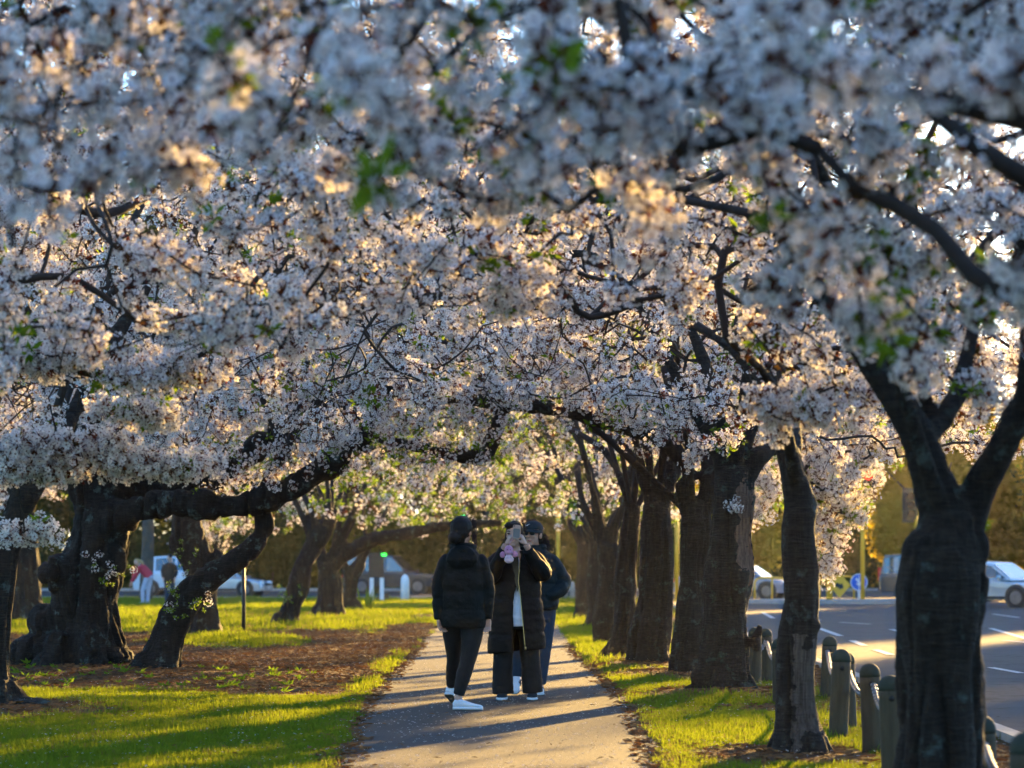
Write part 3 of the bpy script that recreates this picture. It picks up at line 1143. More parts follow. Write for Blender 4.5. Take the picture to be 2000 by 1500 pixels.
make_tree('stout mossy cherry by the bollards with a strip of bare reddish wood', b3,
          PX(D, [(1410, 1372, 150), (1411, 1335, 118), (1416, 1200, 101), (1424, 1080, 93), (1430, 980, 88), (1433, 915, 78)]),
          limbs=[PX(D, [(1420, 935, 50), (1410, 865, 38), (1396, 790, 31), (1380, 720, 26, .3), (1350, 640, 20, .5)]),
                 PX(D, [(1450, 930, 48), (1480, 893, 38), (1522, 868, 25, .2), (1570, 828, 18, .4)]),
                 PX(D, [(1430, 900, 40), (1440, 840, 28), (1470, 760, 20, -.3), (1500, 660, 14, -.6)])],
          crown=(1.8, 27.0, 4.2, 3.8, 2.4, 6.6), seed=14, n=780, voxel=0.024, auto=3, bark=bark3, spacing=0.090,
          burls=[(W(1478, 1255, D - .1), (.045, .05, .10)), (W(1484, 1232, D - .1), (.03, .03, .07))],
          sprouts=[(1425, 845, D - .3, .10, 16, .8), (1432, 985, D - .3, .05, 8, .1), (1405, 870, D - .3, .06, 6, .3)])
D = 31.7
make_tree('straight cherry behind the mossy one, sending a long bent bough over the path', bx(1345, D),
          PX(D, [(1340, 1330, 92), (1345, 1285, 74), (1350, 1150, 66), (1358, 1030, 66), (1357, 985, 52)]),
          limbs=[PX(D, [(1345, 1000, 36), (1334, 950, 32), (1350, 930, 32), (1320, 880, 32), (1270, 850, 32), (1200, 832, 32), (1110, 802, 32), (1000, 788, 32), (920, 778, 28, .2), (850, 768, 26, .3), (780, 764, 22, .4), (700, 750, 14, .5)]),
                 PX(D, [(985, 785, 26), (972, 830, 30), (948, 886, 33), (905, 892, 30), (850, 882, 26), (800, 868, 24), (745, 858, 18), (700, 835, 12)]),
                 PX(D, [(1375, 995, 40), (1384, 930, 30), (1372, 850, 22, .3), (1330, 760, 16, .5)])],
          crown=(1.6, 31.8, 4.2, 3.0, 2.45, 6.8), seed=15, n=700, voxel=0.027, auto=4, spacing=0.090,
          sprouts=[(1230, 840, D, .15, 10, .8), (1210, 760, D, .10, 10, .9), (960, 860, D, .12, 9, .9), (955, 845, D - .4, .3, 50, .15), (850, 870, D - .4, .35, 60, .15), (770, 850, D - .4, .3, 40, .15), (1120, 800, D - .3, .4, 40, .2), (900, 800, D - .4, .4, 40, .15)])
D = 34.6
make_tree('broad cherry on a bare earth mound at the path edge, furrowed trunk', bx(1272, D),
          PX(D, [(1270, 1316, 118), (1272, 1275, 92), (1280, 1150, 82), (1285, 1045, 70), (1283, 985, 56)]),
          limbs=[PX(D, [(1285, 1000, 36), (1255, 930, 27), (1215, 870, 21, .4), (1150, 830, 17, .8), (1060, 750, 12, 1.2)]),
                 PX(D, [(1290, 1000, 36), (1310, 930, 26), (1305, 850, 18, .5)])],
          crown=(1.4, 35.2, 4.3, 3.2, 2.5, 7.0), seed=16, n=640, voxel=0.03, auto=4, spacing=0.090, cs=1.08,
          clumps=[(1632, 940, 37, .66, .9, .55, 110), (1612, 1040, 37, .36, .6, .5, 60), (1612, 1105, 37, .24, .4, .25, 28), (1680, 1015, 37, .14, .15, .08, 8), (1490, 950, 39, .3, .5, .5, 30), (1760, 850, 37, .5, .6, .3, 40)])
D = 38.5
make_tree('slender cherry leaning out of the trunk row behind the mound', bx(1212, D),
          PX(D, [(1208, 1290, 76), (1214, 1245, 52), (1224, 1120, 44), (1232, 1030, 40), (1236, 985, 32)]),
          limbs=[PX(D, [(1235, 1000, 24), (1215, 940, 18), (1180, 880, 14, .5), (1120, 840, 11, 1)])],
          crown=(1.9, 39.5, 4.4, 3.2, 2.4, 7.4), seed=17, n=600, voxel=0.03, auto=5, spacing=0.078, cs=1.15)
D = 45.5
make_tree('cherry with a leaning side limb, deep in the right hand row', bx(1186, D),
          PX(D, [(1184, 1262, 66), (1185, 1215, 54), (1188, 1120, 49), (1190, 1065, 46)]),
          limbs=[PX(D, [(1192, 1075, 28), (1202, 1020, 22), (1222, 985, 18), (1240, 930, 14, .5)]),
                 PX(D, [(1185, 1075, 24), (1165, 1035, 17), (1140, 985, 13), (1125, 920, 9)])],
          crown=(1.9, 46.5, 4.5, 3.8, 2.4, 8.0), seed=18, n=600, voxel=0.035, auto=4, spacing=0.104, cs=1.25, mix=(.15, .15, .17, .15, .38))
for i, (px, D, w, lb) in enumerate(((1162, 58.0, 46, 'dark straight cherry trunk standing in the golden haze far down the right row'),
                                    (1140, 67.0, 40, 'furthest dark cherry trunk of the right row, next to the bright lawn'),
                                    (1133, 80.0, 26, 'thin distant cherry almost hidden behind the end of the right row'))):
    make_tree(lb, bx(px, D), PX(D, [(px, HOR + 1.2 * F / D + 4, w * 1.2), (px + 2, HOR + 1.0 * F / D, w), (px + 4, 1090, w * .9), (px + 5, 1060, w * .8)]),
              limbs=[PX(D, [(px + 4, 1070, w * .5), (px - 22, 1020, w * .34), (px - 34, 960, w * .25), (px - 60, 930, w * .18)])],
              crown=(1.8, D, 4.6, 4.8, 2.3, 9.5), seed=20 + i, n=330, voxel=0.045, auto=4, spacing=0.25, cs=1.5, mix=(.09, .09, .12, .14, .56))

# --- left row, from the camera away
D = 9.0
make_tree('cherry beside the camera with one thick blurred bough dropping into the top', (-3.4, D),
          [[-3.4, D, -.05, .34], [-3.35, D, .7, .26], [-3.25, D, 1.7, .22], [-3.2, D, 2.2, .2]],
          limbs=[[[-3.2, D, 2.1, .15], [-2.2, D + .2, 3.0, .11], [-1.3, D + .4, 3.5, .075], *PX(9.6, [(560, -120, 80), (612, 20, 62), (640, 115, 56), (690, 140, 46), (722, 170, 32), (735, 235, 16)])],
                 PX(9.6, [(612, 20, 50), (625, 110, 44), (628, 160, 30), (600, 230, 14)])],
          crown=(-1.2, 9.4, 2.6, 2.4, 2.5, 4.4), seed=31, n=380, voxel=0.035, auto=1, clumps=[(50, 60, 11, .4, .5, .3, 46), (250, 20, 11, .4, .5, .2, 30)], spacing=0.085, mix=(0.19, 0.17, 0.34, 0.19, 0.11))
D = 15.0
make_tree('cherry outside the left edge whose long white sprays hang across the left of the view', (-4.3, D),
          [[-4.3, D, -.05, .36], [-4.25, D, .8, .27], [-4.1, D, 1.7, .23], [-4.0, D, 2.2, .2]],
          limbs=[[[-4.0, D, 2.1, .12], [-3.4, D + .6, 2.5, .07], *PX(17.2, [(-60, 700, 22), (120, 720, 16), (300, 740, 12), (470, 640, 8)])],
                 [[-4.0, D, 2.0, .12], [-3.6, D + 1, 2.2, .07], *PX(18.5, [(-100, 860, 20), (80, 880, 14), (230, 900, 10), (380, 920, 7)])],
                 [[-4.0, D, 2.0, .10], [-3.6, D + .5, 2.3, .06], *PX(17.0, [(-60, 585, 20), (120, 540, 15), (260, 620, 11), (330, 660, 8)])]],
          crown=(-3.2, 15.6, 3.6, 3.2, 2.3, 6.0), seed=32, n=760, voxel=0.035, auto=4, mix=(0.44, 0.42, 0.07, 0.02, 0.05),
          clumps=[(60, 700, 17.2, .45, .3, .10, 46), (300, 730, 17.2, .46, .3, .09, 46), (440, 640, 17.4, .34, .3, .09, 30), (110, 870, 18.4, .6, .3, .09, 60),
                  (290, 910, 18.4, .46, .25, .07, 46), (60, 920, 18.4, .4, .25, .06, 30), (260, 800, 18.0, .3, .3, .09, 26), (60, 1045, 19.0, .28, .2, .05, 9), (430, 640, 17, .2, .2, .08, 10)])
D = 24.0
make_tree('dark cherry trunk cut off by the left edge of the picture', bx(-12, D),
          PX(D, [(-12, 1402, 150), (-14, 1340, 80), (-8, 1200, 70), (4, 1100, 62), (26, 1020, 60), (52, 960, 58)]),
          limbs=[PX(D, [(40, 985, 54), (75, 930, 50), (120, 850, 44, .4), (170, 760, 36, .8), (230, 650, 30, 1.2), (290, 560, 20, 1.5)])],
          crown=(-4.0, 24.0, 4.0, 3.6, 2.3, 7.4), seed=33, n=700, voxel=0.026, auto=4, spacing=0.090,
          burls=[(W(55, 1385, D - .1), (.22, .2, .08))])
D = 33.0
bark_g = bark_mat('cherry_bark_gnarled', (0.024, 0.018, 0.012), (0.05, 0.041, 0.031), (0.13, 0.19, 0.175))
make_tree('massive gnarled cherry with burls, its huge limb sweeping right over the lawn', bx(165, D),
          PX(D, [(160, 1322, 250), (165, 1290, 178), (170, 1210, 140), (176, 1120, 132), (190, 1050, 118), (204, 995, 108)]),
          limbs=[PX(D, [(205, 1022, 82, -.1), (255, 1000, 64, -.3), (330, 984, 58, -.5), (430, 988, 56, -.6), (490, 982, 56, -.7), (580, 945, 54, -.8), (650, 905, 52, -.8), (700, 865, 50, -.9), (724, 822, 44, -.9), (735, 770, 32, -.8), (770, 700, 24, -.6), (830, 620, 16, -.3)]),
                 PX(D, [(215, 965, 72, .2), (330, 955, 60, .3), (420, 932, 54, .5), (500, 880, 48, .6), (590, 812, 44, .7), (680, 775, 40, .8), (760, 762, 36, .9), (850, 770, 30, 1), (940, 740, 22, 1.2), (1020, 690, 14, 1.4)]),
                 PX(D, [(196, 1000, 92), (164, 905, 84), (172, 830, 78), (202, 750, 70, .1), (236, 670, 60, .2), (285, 590, 44, .3), (330, 500, 28, .4)]),
                 PX(D, [(590, 950, 30, -.8), (640, 860, 26, -.6), (600, 800, 24, -.4), (560, 720, 18, -.2)])],
          crown=(-3.6, 32.6, 5.0, 3.6, 2.35, 9.0), seed=34, n=1000, voxel=0.027, auto=4, bark=bark_g, spacing=0.093, rough=1.5,
          burls=[(W(112, 1118, D - .2), (.19, .22, .2)), (W(70, 1275, D - .1), (.28, .3, .22)), (W(95, 1225, D), (.2, .25, .24)), (W(50, 1300, D), (.26, .25, .12)), (W(215, 1100, D - .25), (.15, .15, .2)),
                 (W(225, 1290, D - .2), (.25, .2, .14)), (W(150, 1180, D - .3), (.2, .14, .3))],
          sprouts=[(190, 1100, D - .5, .10, 7, .3), (215, 1130, D - .5, .09, 6, .5), (245, 1120, D - .4, .08, 6, .5), (600, 850, D - .9, .55, 110, .12), (480, 890, D - .6, .4, 60, .1), (700, 810, D - 1.1, .45, 80, .12), (680, 930, D - .9, .08, 10, .1)])
D = 32.4
make_tree('leaning cherry stem at the foot of the gnarled one, curving up to meet its limb', bx(305, D),
          PX(D, [(298, 1330, 105), (316, 1275, 82), (343, 1205, 76), (372, 1158, 64), (428, 1115, 50), (488, 1076, 46), (517, 1030, 42), (510, 998, 40), (522, 950, 30), (560, 870, 22)]),
          crown=(-2.6, 33.6, 2.2, 2.0, 2.9, 6.0), seed=35, n=200, voxel=0.025, auto=3, bark=bark_g, spacing=0.090,
          sprouts=[(350, 1185, D - .3, .12, 12, .7), (385, 1175, D - .3, .09, 8, .8), (330, 1150, D - .25, .06, 6, .9)])
D = 46.0
make_tree('upright bulging cherry trunk standing behind the leaning stem', bx(400, D),
          PX(D, [(402, 1258, 92), (402, 1205, 66), (392, 1135, 64), (374, 1060, 72), (366, 1010, 62), (370, 960, 52)]),
          crown=(-5.0, 46.0, 4.4, 4.2, 2.6, 10.5), seed=36, n=600, voxel=0.035, auto=5, spacing=0.104, cs=1.25,
          burls=[(W(425, 1100, D - .1), (.14, .15, .25)), (W(345, 1060, D), (.12, .12, .15))],
          sprouts=[(360, 1075, D - .5, .14, 7, .9), (365, 1110, D - .5, .12, 6, .9)])
D = 63.0
make_tree('wide dark cherry trunk at the far left edge, behind the gnarled tree', bx(44, D),
          PX(D, [(44, 1219, 104), (44, 1190, 86), (42, 1120, 78), (40, 1050, 76), (48, 1000, 66)]),
          crown=(-10.5, 62.0, 4.6, 4.4, 2.6, 11.0), seed=37, n=480, voxel=0.05, auto=5, spacing=0.25, cs=1.5)
D = 59.5
make_tree('leaning cherry with green leaf tufts on its trunk, mid distance left of the path', bx(560, D),
          PX(D, [(556, 1228, 66), (566, 1195, 48), (585, 1130, 44), (605, 1080, 42), (632, 1040, 38), (648, 1005, 28)]),
          limbs=[PX(D, [(612, 1075, 22), (600, 1030, 15), (582, 990, 12), (560, 940, 9)]), PX(D, [(625, 1055, 20), (608, 1000, 13), (590, 960, 10)])],
          crown=(-4.3, 59.5, 4.2, 4.0, 2.5, 10.5), seed=38, n=480, voxel=0.045, auto=4, spacing=0.25, cs=1.5, mix=(.08, .08, .11, .14, .59),
          sprouts=[(565, 1160, D - .4, .16, 16, 1.0), (545, 1165, D - .4, .10, 8, 1.0)])
D = 71.0
make_tree('cherry whose long low limb reaches right, behind the heads of the walkers', bx(642, D),
          PX(D, [(640, 1210, 76), (642, 1185, 56), (643, 1130, 46), (640, 1100, 42)]),
          limbs=[PX(D, [(642, 1110, 34), (680, 1078, 32), (740, 1050, 28), (800, 1040, 26), (860, 1028, 22), (960, 1022, 16), (1050, 1019, 11)]),
                 PX(D, [(636, 1105, 26), (618, 1060, 18), (600, 1010, 14)]), PX(D, [(645, 1110, 26), (665, 1060, 22), (690, 1010, 16)])],
          crown=(-3.9, 71.0, 4.4, 4.6, 2.35, 11.0), seed=39, n=480, voxel=0.045, auto=3, spacing=0.25, cs=1.55, mix=(.08, .08, .11, .14, .59))
D = 79.0
make_tree('crooked thin cherry beside a clump of strappy leaves at the edge of the far lawn', bx(690, D),
          PX(D, [(690, 1198, 46), (682, 1170, 34), (686, 1130, 30), (705, 1095, 26), (718, 1060, 24)]),
          limbs=[PX(D, [(684, 1140, 20), (672, 1105, 16), (668, 1070, 14)])],
          crown=(-4.0, 80.0, 4.6, 4.8, 2.3, 7.6), seed=40, n=300, voxel=0.05, auto=3, spacing=0.27, cs=1.6, mix=(.08, .08, .11, .14, .59))
for i, (x, y, lb) in enumerate(((-8.6, 27.0, 'cherry beyond the left edge behind the hanging sprays'), (-9.2, 41.0, 'cherry standing out to the left of the gnarled tree, crown only in view'))):
    make_tree(lb, (x, y), [[x, y, -.05, .36], [x, y, .8, .28], [x + .1, y, 1.7, .24], [x + .1, y, 2.2, .2]],
              crown=(x + 1.2, y, 4.4, 4.2, 2.5, 9.0), seed=50 + i, n=600, voxel=0.05, auto=5, spacing=0.113, cs=1.15)
for i, (x, y, lb) in enumerate(((2.4, -1.5, 'unseen cherry continuing the right row just behind the camera, added to cut sky light'), (-4.4, -2.5, 'unseen cherry continuing the left row just behind the camera, added to cut sky light'), (2.3, -9.5, 'unseen cherry continuing the right row further behind the camera, added to cut sky light'), (-4.6, -11.0, 'unseen cherry continuing the left row further behind the camera, added to cut sky light'))):  # unseen continuation of the rows, added to cut open sky light on near blossom
    make_tree(lb, (x, y), [[x, y, -.05, .34], [x, y, .8, .26], [x + .1, y, 1.7, .22], [x + .1, y, 2.2, .2]],
              crown=(x * .75, y, 4.8, 4.4, 2.3, 6.8), seed=60 + i, n=420, voxel=0.06, auto=5, spacing=0.085, cs=1.5)
print('clusters', N_CLUSTERS)

# ------------------------------------------------------------------ grass, leaf litter, petals on the ground
def tuft(seed, nb, h, spread, wd, m=0, lean=0.5):
    rng = np.random.default_rng(seed)
    V, Fc, mi = [], [], []
    for i in range(nb):
        a = rng.uniform(0, 6.28); r = spread * math.sqrt(rng.uniform())
        p = np.array([r * math.cos(a), r * math.sin(a), -0.01])
        b = rng.uniform(0, 6.28)
        d = np.array([math.cos(b), math.sin(b), 0]) * rng.uniform(.1, lean)
        s = np.array([-math.sin(b), math.cos(b), 0]) * wd / 2
        hh = h * rng.uniform(0.55, 1.1)
        k = len(V)
        V += [p - s, p + s, p + d * hh * .35 + s * .8 + [0, 0, hh * .6], p + d * hh * .35 - s * .8 + [0, 0, hh * .6], p + d * hh + [0, 0, hh * .95]]
        Fc += [[k, k + 1, k + 2, k + 3], [k + 3, k + 2, k + 4]]
        mi += [m, m]
    return np.array(V), Fc, mi


def flat_leaf(seed, n, L, spread, m, wd=0.5):
    rng = np.random.default_rng(seed)
    V, Fc, mi = [], [], []
    for i in range(n):
        a = rng.uniform(0, 6.28)
        d = np.array([math.cos(a), math.sin(a), rng.uniform(-.1, .35)])
        p = np.array([*rng.normal(size=2) * spread, 0.006])
        add_leaf(V, Fc, mi, p, unit(d), unit(np.array([rng.normal() * .3, rng.normal() * .3, 1])), L * rng.uniform(.7, 1.2), L * wd, m)
    return np.array(V), Fc, mi


def weed(seed, n=9, L=0.10, m=0):
    rng = np.random.default_rng(seed)
    V, Fc, mi = [], [], []
    for i in range(n):
        a = rng.uniform(0, 6.28)
        d = unit(np.array([math.cos(a), math.sin(a), rng.uniform(.3, 1.6)]))
        add_leaf(V, Fc, mi, np.array([0, 0, 0.01]) + d * .02, d, unit(np.array([0, 0, 1]) + rng.normal(size=3) * .2), L * rng.uniform(.6, 1.1), L * .42, m)
    return np.array(V), Fc, mi


def sprinkle(rng, n, x0, x1, y0, y1):
    """random ground points, densest where the picture shows them largest"""
    x = rng.uniform(x0, x1, n); y = rng.uniform(y0, y1, n)
    return x, y


def visible(x, y, mg=60):
    px = 1000 + x / y * F
    return (px > -mg) & (px < 2000 + mg)


def build_grass():
    rng = np.random.default_rng(5)
    VAR = [tuft(1, 15, .045, .05, .005), tuft(2, 13, .036, .05, .005), tuft(3, 8, .066, .03, .005, lean=.8),
           tuft(4, 11, .055, .05, .0045, 1, 1.1)]
    for nm, y0, y1, dens, sc in (('grass', 15.5, 24.0, 780, 1.0), ('grass', 24.0, 34.0, 520, 1.12), ('grass', 34, 55, 190, 1.6), ('grass', 55, 111, 50, 2.6)):
        w = 0.20 * y1 + .3
        n = int(dens * (w + 5.0) * (y1 - y0))
        x = rng.uniform(-w, min(w, 5.2), n); y = rng.uniform(y0, y1, n)
        pl, pr = path_x(y)
        wob = vnoise(np.c_[x * 4, y * 4, np.zeros(n)], 61) * .07
        k = visible(x, y) & ((x < pl - .02 + wob) | (x > pr + .02 + wob)) & (x < road_x(y) - .16)
        so = soil_mask(x, y)
        pat = vnoise(np.c_[x * 1.3, y * .8, np.zeros(n)], 62)
        k &= rng.uniform(size=n) < np.clip(1.06 - so * 1.3 + pat * .12, 0.0, 1)
        for (a, b, r, h) in MOUNDS:
            pass
        x, y, so = x[k], y[k], so[k]
        n = len(x)
        if n == 0:
            continue
        dry = np.clip((x - 2.2) / 1.2, 0, 1) * .45 + .05 + so * .25
        var = np.where(rng.uniform(size=n) < dry, 3, rng.integers(0, 3, n))
        big = 1 + .35 * vnoise(np.c_[x * 1.1, y * .7, np.ones(n)], 63) + .25 * vnoise(np.c_[x * 5, y * 4, np.ones(n)], 64)
        rot = np.c_[rng.normal(size=n) * .12, rng.normal(size=n) * .12, rng.uniform(0, 6.28, n)]
        o = scatter(nm, VAR, [M['grass'], M['drygrass']], np.c_[x, y, ground_z(x, y)], rot, sc * big * rng.uniform(.7, 1.25, n), var)
    # brown leaf litter and weeds
    n = 60000
    x = rng.uniform(-11, 5, n); y = rng.uniform(16, 62, n)
    pl, pr = path_x(y)
    so = soil_mask(x, y)
    k = visible(x, y) & (rng.uniform(size=n) < so * np.clip(40 / y, 0, 1)) & ((x < pl) | (x > pr)) & (x < road_x(y) - .2)
    # plus a line of litter in the gutter of the path edge
    e = rng.uniform(16, 45, 1500)
    l2, r2 = path_x(e)
    side = rng.uniform(size=1500) < .5
    ex = np.where(side, l2 + rng.normal(size=1500) * .05, r2 + rng.normal(size=1500) * .05)
    x = np.r_[x[k], ex]; y = np.r_[y[k], e]
    n = len(x)
    LV = [flat_leaf(11, 3, .06, .05, 0), flat_leaf(12, 4, .05, .06, 0), flat_leaf(13, 2, .075, .04, 0)]
    scatter('fallen_leaves', LV, [M['litter']], np.c_[x, y, np.maximum(ground_z(x, y), 0.0)], np.c_[np.zeros((n, 2)), rng.uniform(0, 6.28, n)], rng.uniform(.7, 1.5, n), rng.integers(0, 3, n))
    # weeds at the litter's edge
    n = 300
    x = rng.uniform(-6, -2.2, n); y = rng.uniform(25.5, 33, n)
    so = soil_mask(x, y)
    k = (rng.uniform(size=n) < .65) & (so > .25) & visible(x, y)
    x, y = x[k], y[k]; n = len(x)
    scatter('weeds', [weed(21, 9, .06), weed(22, 6, .085), weed(23, 12, .045)], [M['leaf']], np.c_[x, y, ground_z(x, y)], np.c_[np.zeros((n, 2)), rng.uniform(0, 6.28, n)], rng.uniform(.6, 1.3, n), rng.integers(0, 3, n))
    # fallen petals on path and lawn
    n = 26000
    x = rng.uniform(-5, 3.4, n); y = 15.5 + 45 * rng.uniform(size=n) ** 1.6
    pl, pr = path_x(y)
    on = (x > pl) & (x < pr)
    k = visible(x, y) & ((on & (rng.uniform(size=n) < .50)) | (~on & (rng.uniform(size=n) < .16)))
    x, y, on = x[k], y[k], on[k]; n = len(x)
    z = np.where(on, 0.006, ground_z(x, y) + .03)
    PV = [flat_leaf(31, 1, .016, .0, 0, .9), flat_leaf(32, 2, .015, .03, 0, .9), flat_leaf(33, 1, .03, .0, 1, .5), flat_leaf(34, 1, .055, .0, 1, .12)]
    scatter('fallen_petals', PV, [M['fallenpetal'], M['litter']], np.c_[x, y, z], np.c_[np.zeros((n, 2)), rng.uniform(0, 6.28, n)], rng.uniform(.7, 1.3, n), np.where(rng.uniform(size=n) < .10, rng.integers(2, 4, n), rng.integers(0, 2, n)))


build_grass()

# ------------------------------------------------------------------ bollards and ropes on the right
M['post'] = surf_mat('weathered_post', (0.042, 0.032, 0.017), (0.085, 0.068, 0.038), 9, 0.85, 0.5, 40, stretch=(2.5, 2.5, 0.25))
M['posttop'] = surf_mat('post_cap_green', (0.018, 0.026, 0.015), (0.036, 0.044, 0.028), 12, 0.8)
M['hole'] = surf_mat('dark_hole', (0.012, 0.010, 0.008), (0.02, 0.016, 0.012))
M['rope'] = surf_mat('steel_chain', (0.16, 0.17, 0.19), (0.28, 0.29, 0.31), 30, 0.5, metallic=0.7)


def bollard_mesh(h, seedn):
    mb = MB()
    r = 0.068
    prof = [(r * 1.01, -.1), (r * 1.01, .02), (r, .1), (r * .99, h * .5), (r, h - .13), (r * .995, h - .10)]
    mb.lathe(prof, 20, 0)
    return mb


def bollard(px, ytop, h, label):
    d = F * (CAM_H - h) / (ytop - HOR)
    x = (px - 1000) / F * d
    z0 = float(ground_z(np.array([x]), np.array([d]))[0])
    t = thing('bollard', label, 'bollard', (x, d, 0), random.uniform(-.3, .3), 'timber bollards along the road verge')
    t.rotation_euler = (random.uniform(-.035, .035), random.uniform(-.045, .045), 0)
    mb = MB()
    r = 0.068
    prof = [(r * 1.02, -.15), (r * 1.01, .05)]
    for k in range(10):
        z = .05 + (h - .14) * (k + 1) / 10
        prof.append((r * (1 + .012 * math.sin(k * 1.7 + px)), z))
    mb.lathe(prof, 20, 0)
    mb.build('post', M['post'], t)
    cap = MB()
    pr = [(r * 1.0, h - .092), (r * 1.0, h - .07)]
    for k in range(1, 7):
        a = k / 6 * math.pi / 2
        pr.append((r * math.cos(a) + .0005, h - .07 + .07 * math.sin(a)))
    cap.lathe(pr, 20, 0)
    cap.build('domed_top', M['posttop'], t)
    for s in (-1, 1):
        MB().tube([(0, s * (r - .004), h - .135), (0, s * (r + .004), h - .135)], [.017, .017], 10).build('chain_hole', M['hole'], t)
    return (x, d, h - .135)


POSTS = {}
for key, px, yt, h, lb in (('1', 2004, 1428, .58, 'bollard nearest the camera, cut by the right edge of the picture'),
                           ('2', 1921, 1398, .45, 'bollard peeping out behind the right side of the forked cherry'),
                           ('3', 1745, 1318, .58, 'bollard half hidden behind the left side of the forked cherry'),
                           ('4', 1705, 1295, .58, 'complete bollard standing alone with a chain on both sides'),
                           ('5', 1656, 1272, .58, 'front bollard of the overlapping pair beside the slim cherry'),
                           ('6', 1637, 1267, .63, 'rear bollard of the overlapping pair, showing behind the front one'),
                           ('7', 1616, 1242, .58, 'bollard touching the right side of the slim peeled cherry'),
                           ('8', 1524, 1246, .58, 'bollard half covered by the left side of the slim peeled cherry'),
                           ('9', 1497, 1227, .58, 'rounded bollard in the gap between mossy cherry and slim cherry'),
                           ('10', 1474, 1225, .60, 'bollard tucked right behind the broken stub of the mossy cherry')):
    POSTS[key] = bollard(px, yt, h, lb)


def chain(a, b, label, sag=.12):
    A, B = np.array(POSTS[a]), np.array(POSTS[b])
    dv = unit((B - A) * [1, 1, 0])
    A, B = A + dv * .074, B - dv * .074
    L = np.linalg.norm(B - A)
    mb = MB()
    n = max(10, int(L / .045))
    n = min(n, 60)
    t = np.linspace(0, 1, n + 1)
    C = A[None] * (1 - t)[:, None] + B[None] * t[:, None]
    C[:, 2] -= sag * 4 * t * (1 - t)
    w = np.cross(dv, [0, 0, 1])
    for i in range(n):          # oval links, every other one turned
        c = (C[i] + C[i + 1]) / 2
        e = unit(C[i + 1] - C[i])
        s = w if i % 2 else np.cross(e, w)
        ln = np.linalg.norm(C[i + 1] - C[i]) * .78
        ring = [c + e * ln * math.cos(q) + s * .017 * math.sin(q) for q in np.linspace(0, 2 * math.pi, 11)]
        mb.tube(ring, [.0065] * 11, 6, cap=False)
    o = mb.build('chain', M['rope'], smooth=True)
    return tag(o, label, 'chain', 'steel chains hung between the bollards')


POSTS['0'] = (POSTS['1'][0] + .03, POSTS['1'][1] - 2.2, .445)
POSTS['2b'] = (2.12, 14.2, .445)
chain('0', '1', 'chain running from the nearest bollard out past the right edge')
chain('1', '2', 'chain sagging between the two nearest bollards right of the forked cherry')
chain('3', '4', 'chain from the lone complete bollard to the one behind the forked cherry')
chain('4', '5', 'chain between the lone complete bollard and the front of the overlapping pair')
chain('6', '7', 'short bright chain between the slim cherry and the overlapping pair')
chain('8', '9', 'chain sagging just left of the slim peeled cherry')
chain('9', '10', 'farthest chain, looped beside the broken stub of the mossy cherry', .09)

# black stake in the lawn behind the leaning stem
st = MB()
p = W(475, 1252, 46.9)
st.tube([(p[0], p[1], -.05), (p[0] + .01, p[1], .6), (p[0], p[1], 1.27)], [.034, .032, .032], 8)
M['black'] = surf_mat('black_paint', (0.012, 0.012, 0.012), (0.022, 0.022, 0.022), 10, 0.5)
tag(st.build('stake', M['black']), 'thin black stake standing upright in the lawn under the curved stem', 'stake')

# ------------------------------------------------------------------ trees and shrubs beyond the street
def leaf_clump(seed, n, rad, L, m=0):
    rng = np.random.default_rng(seed)
    V, Fc, mi = [], [], []
    for i in range(n):
        p = rng.normal(size=3) * rad * .55
        d = unit(rng.normal(size=3) + [0, 0, -.3])
        add_leaf(V, Fc, mi, p, d, unit(rng.normal(size=3)), L * rng.uniform(.6, 1.2), L * .55, m)
    return np.array(V), Fc, mi


FOL = [leaf_clump(41, 26, .42, .26), leaf_clump(42, 22, .46, .30), leaf_clump(43, 30, .36, .22)]
M['farbark'] = surf_mat('far_trunk_bark', (0.05, 0.042, 0.034), (0.10, 0.085, 0.07), 4, 0.9)


def bg_tree(label, x, y, h, rx, ry, mat, seed, z0=0.5, n=900, name='tree', cat='tree', trunk_r=.22, group='trees beyond the street', lobes=7, lsize=(.34, .58)):
    rng = np.random.default_rng(seed)
    t = thing(name, label, cat, (x, y, 0), group=group)
    mb = MB()
    mb.tube(smooth_path([[0, 0, -.1, trunk_r], [.1, 0, h * .25, trunk_r * .8], [-.1, .1, h * .55, trunk_r * .5], [.1, 0, h * .85, trunk_r * .2]], .5)[:, :3],
            smooth_path([[0, 0, -.1, trunk_r], [.1, 0, h * .25, trunk_r * .8], [-.1, .1, h * .55, trunk_r * .5], [.1, 0, h * .85, trunk_r * .2]], .5)[:, 3], 9)
    for k in range(5):
        a = rng.uniform(0, 6.28); z = h * rng.uniform(.3, .65)
        mb.tube([(0, 0, z), (rx * .35 * math.cos(a), ry * .35 * math.sin(a), z + h * .1), (rx * .7 * math.cos(a), ry * .7 * math.sin(a), z + h * .2)], [trunk_r * .4, trunk_r * .25, trunk_r * .1], 6)
    mb.build('trunk', M['farbark'], t)
    P = []
    for k in range(lobes):
        a = rng.uniform(0, 6.28); r = math.sqrt(rng.uniform()) * .72
        c = np.array([rx * r * math.cos(a), ry * r * math.sin(a), z0 + (h - z0) * rng.uniform(.16, .84)])
        s = np.array([rx, ry, (h - z0) * .5]) * rng.uniform(*lsize)
        q = rng.normal(size=(int(n / lobes), 3))
        q /= np.linalg.norm(q, axis=1)[:, None]
        q *= (rng.uniform(size=len(q)) ** .4)[:, None]
        P.append(c + q * s)
    P = np.concatenate(P)
    P = P[P[:, 2] > 0.1]
    m = len(P)
    scatter('crown', FOL, [M[mat]], P, rng.uniform(0, 6.28, (m, 3)), rng.uniform(.7, 1.4, m), rng.integers(0, 3, m), t)
    return t


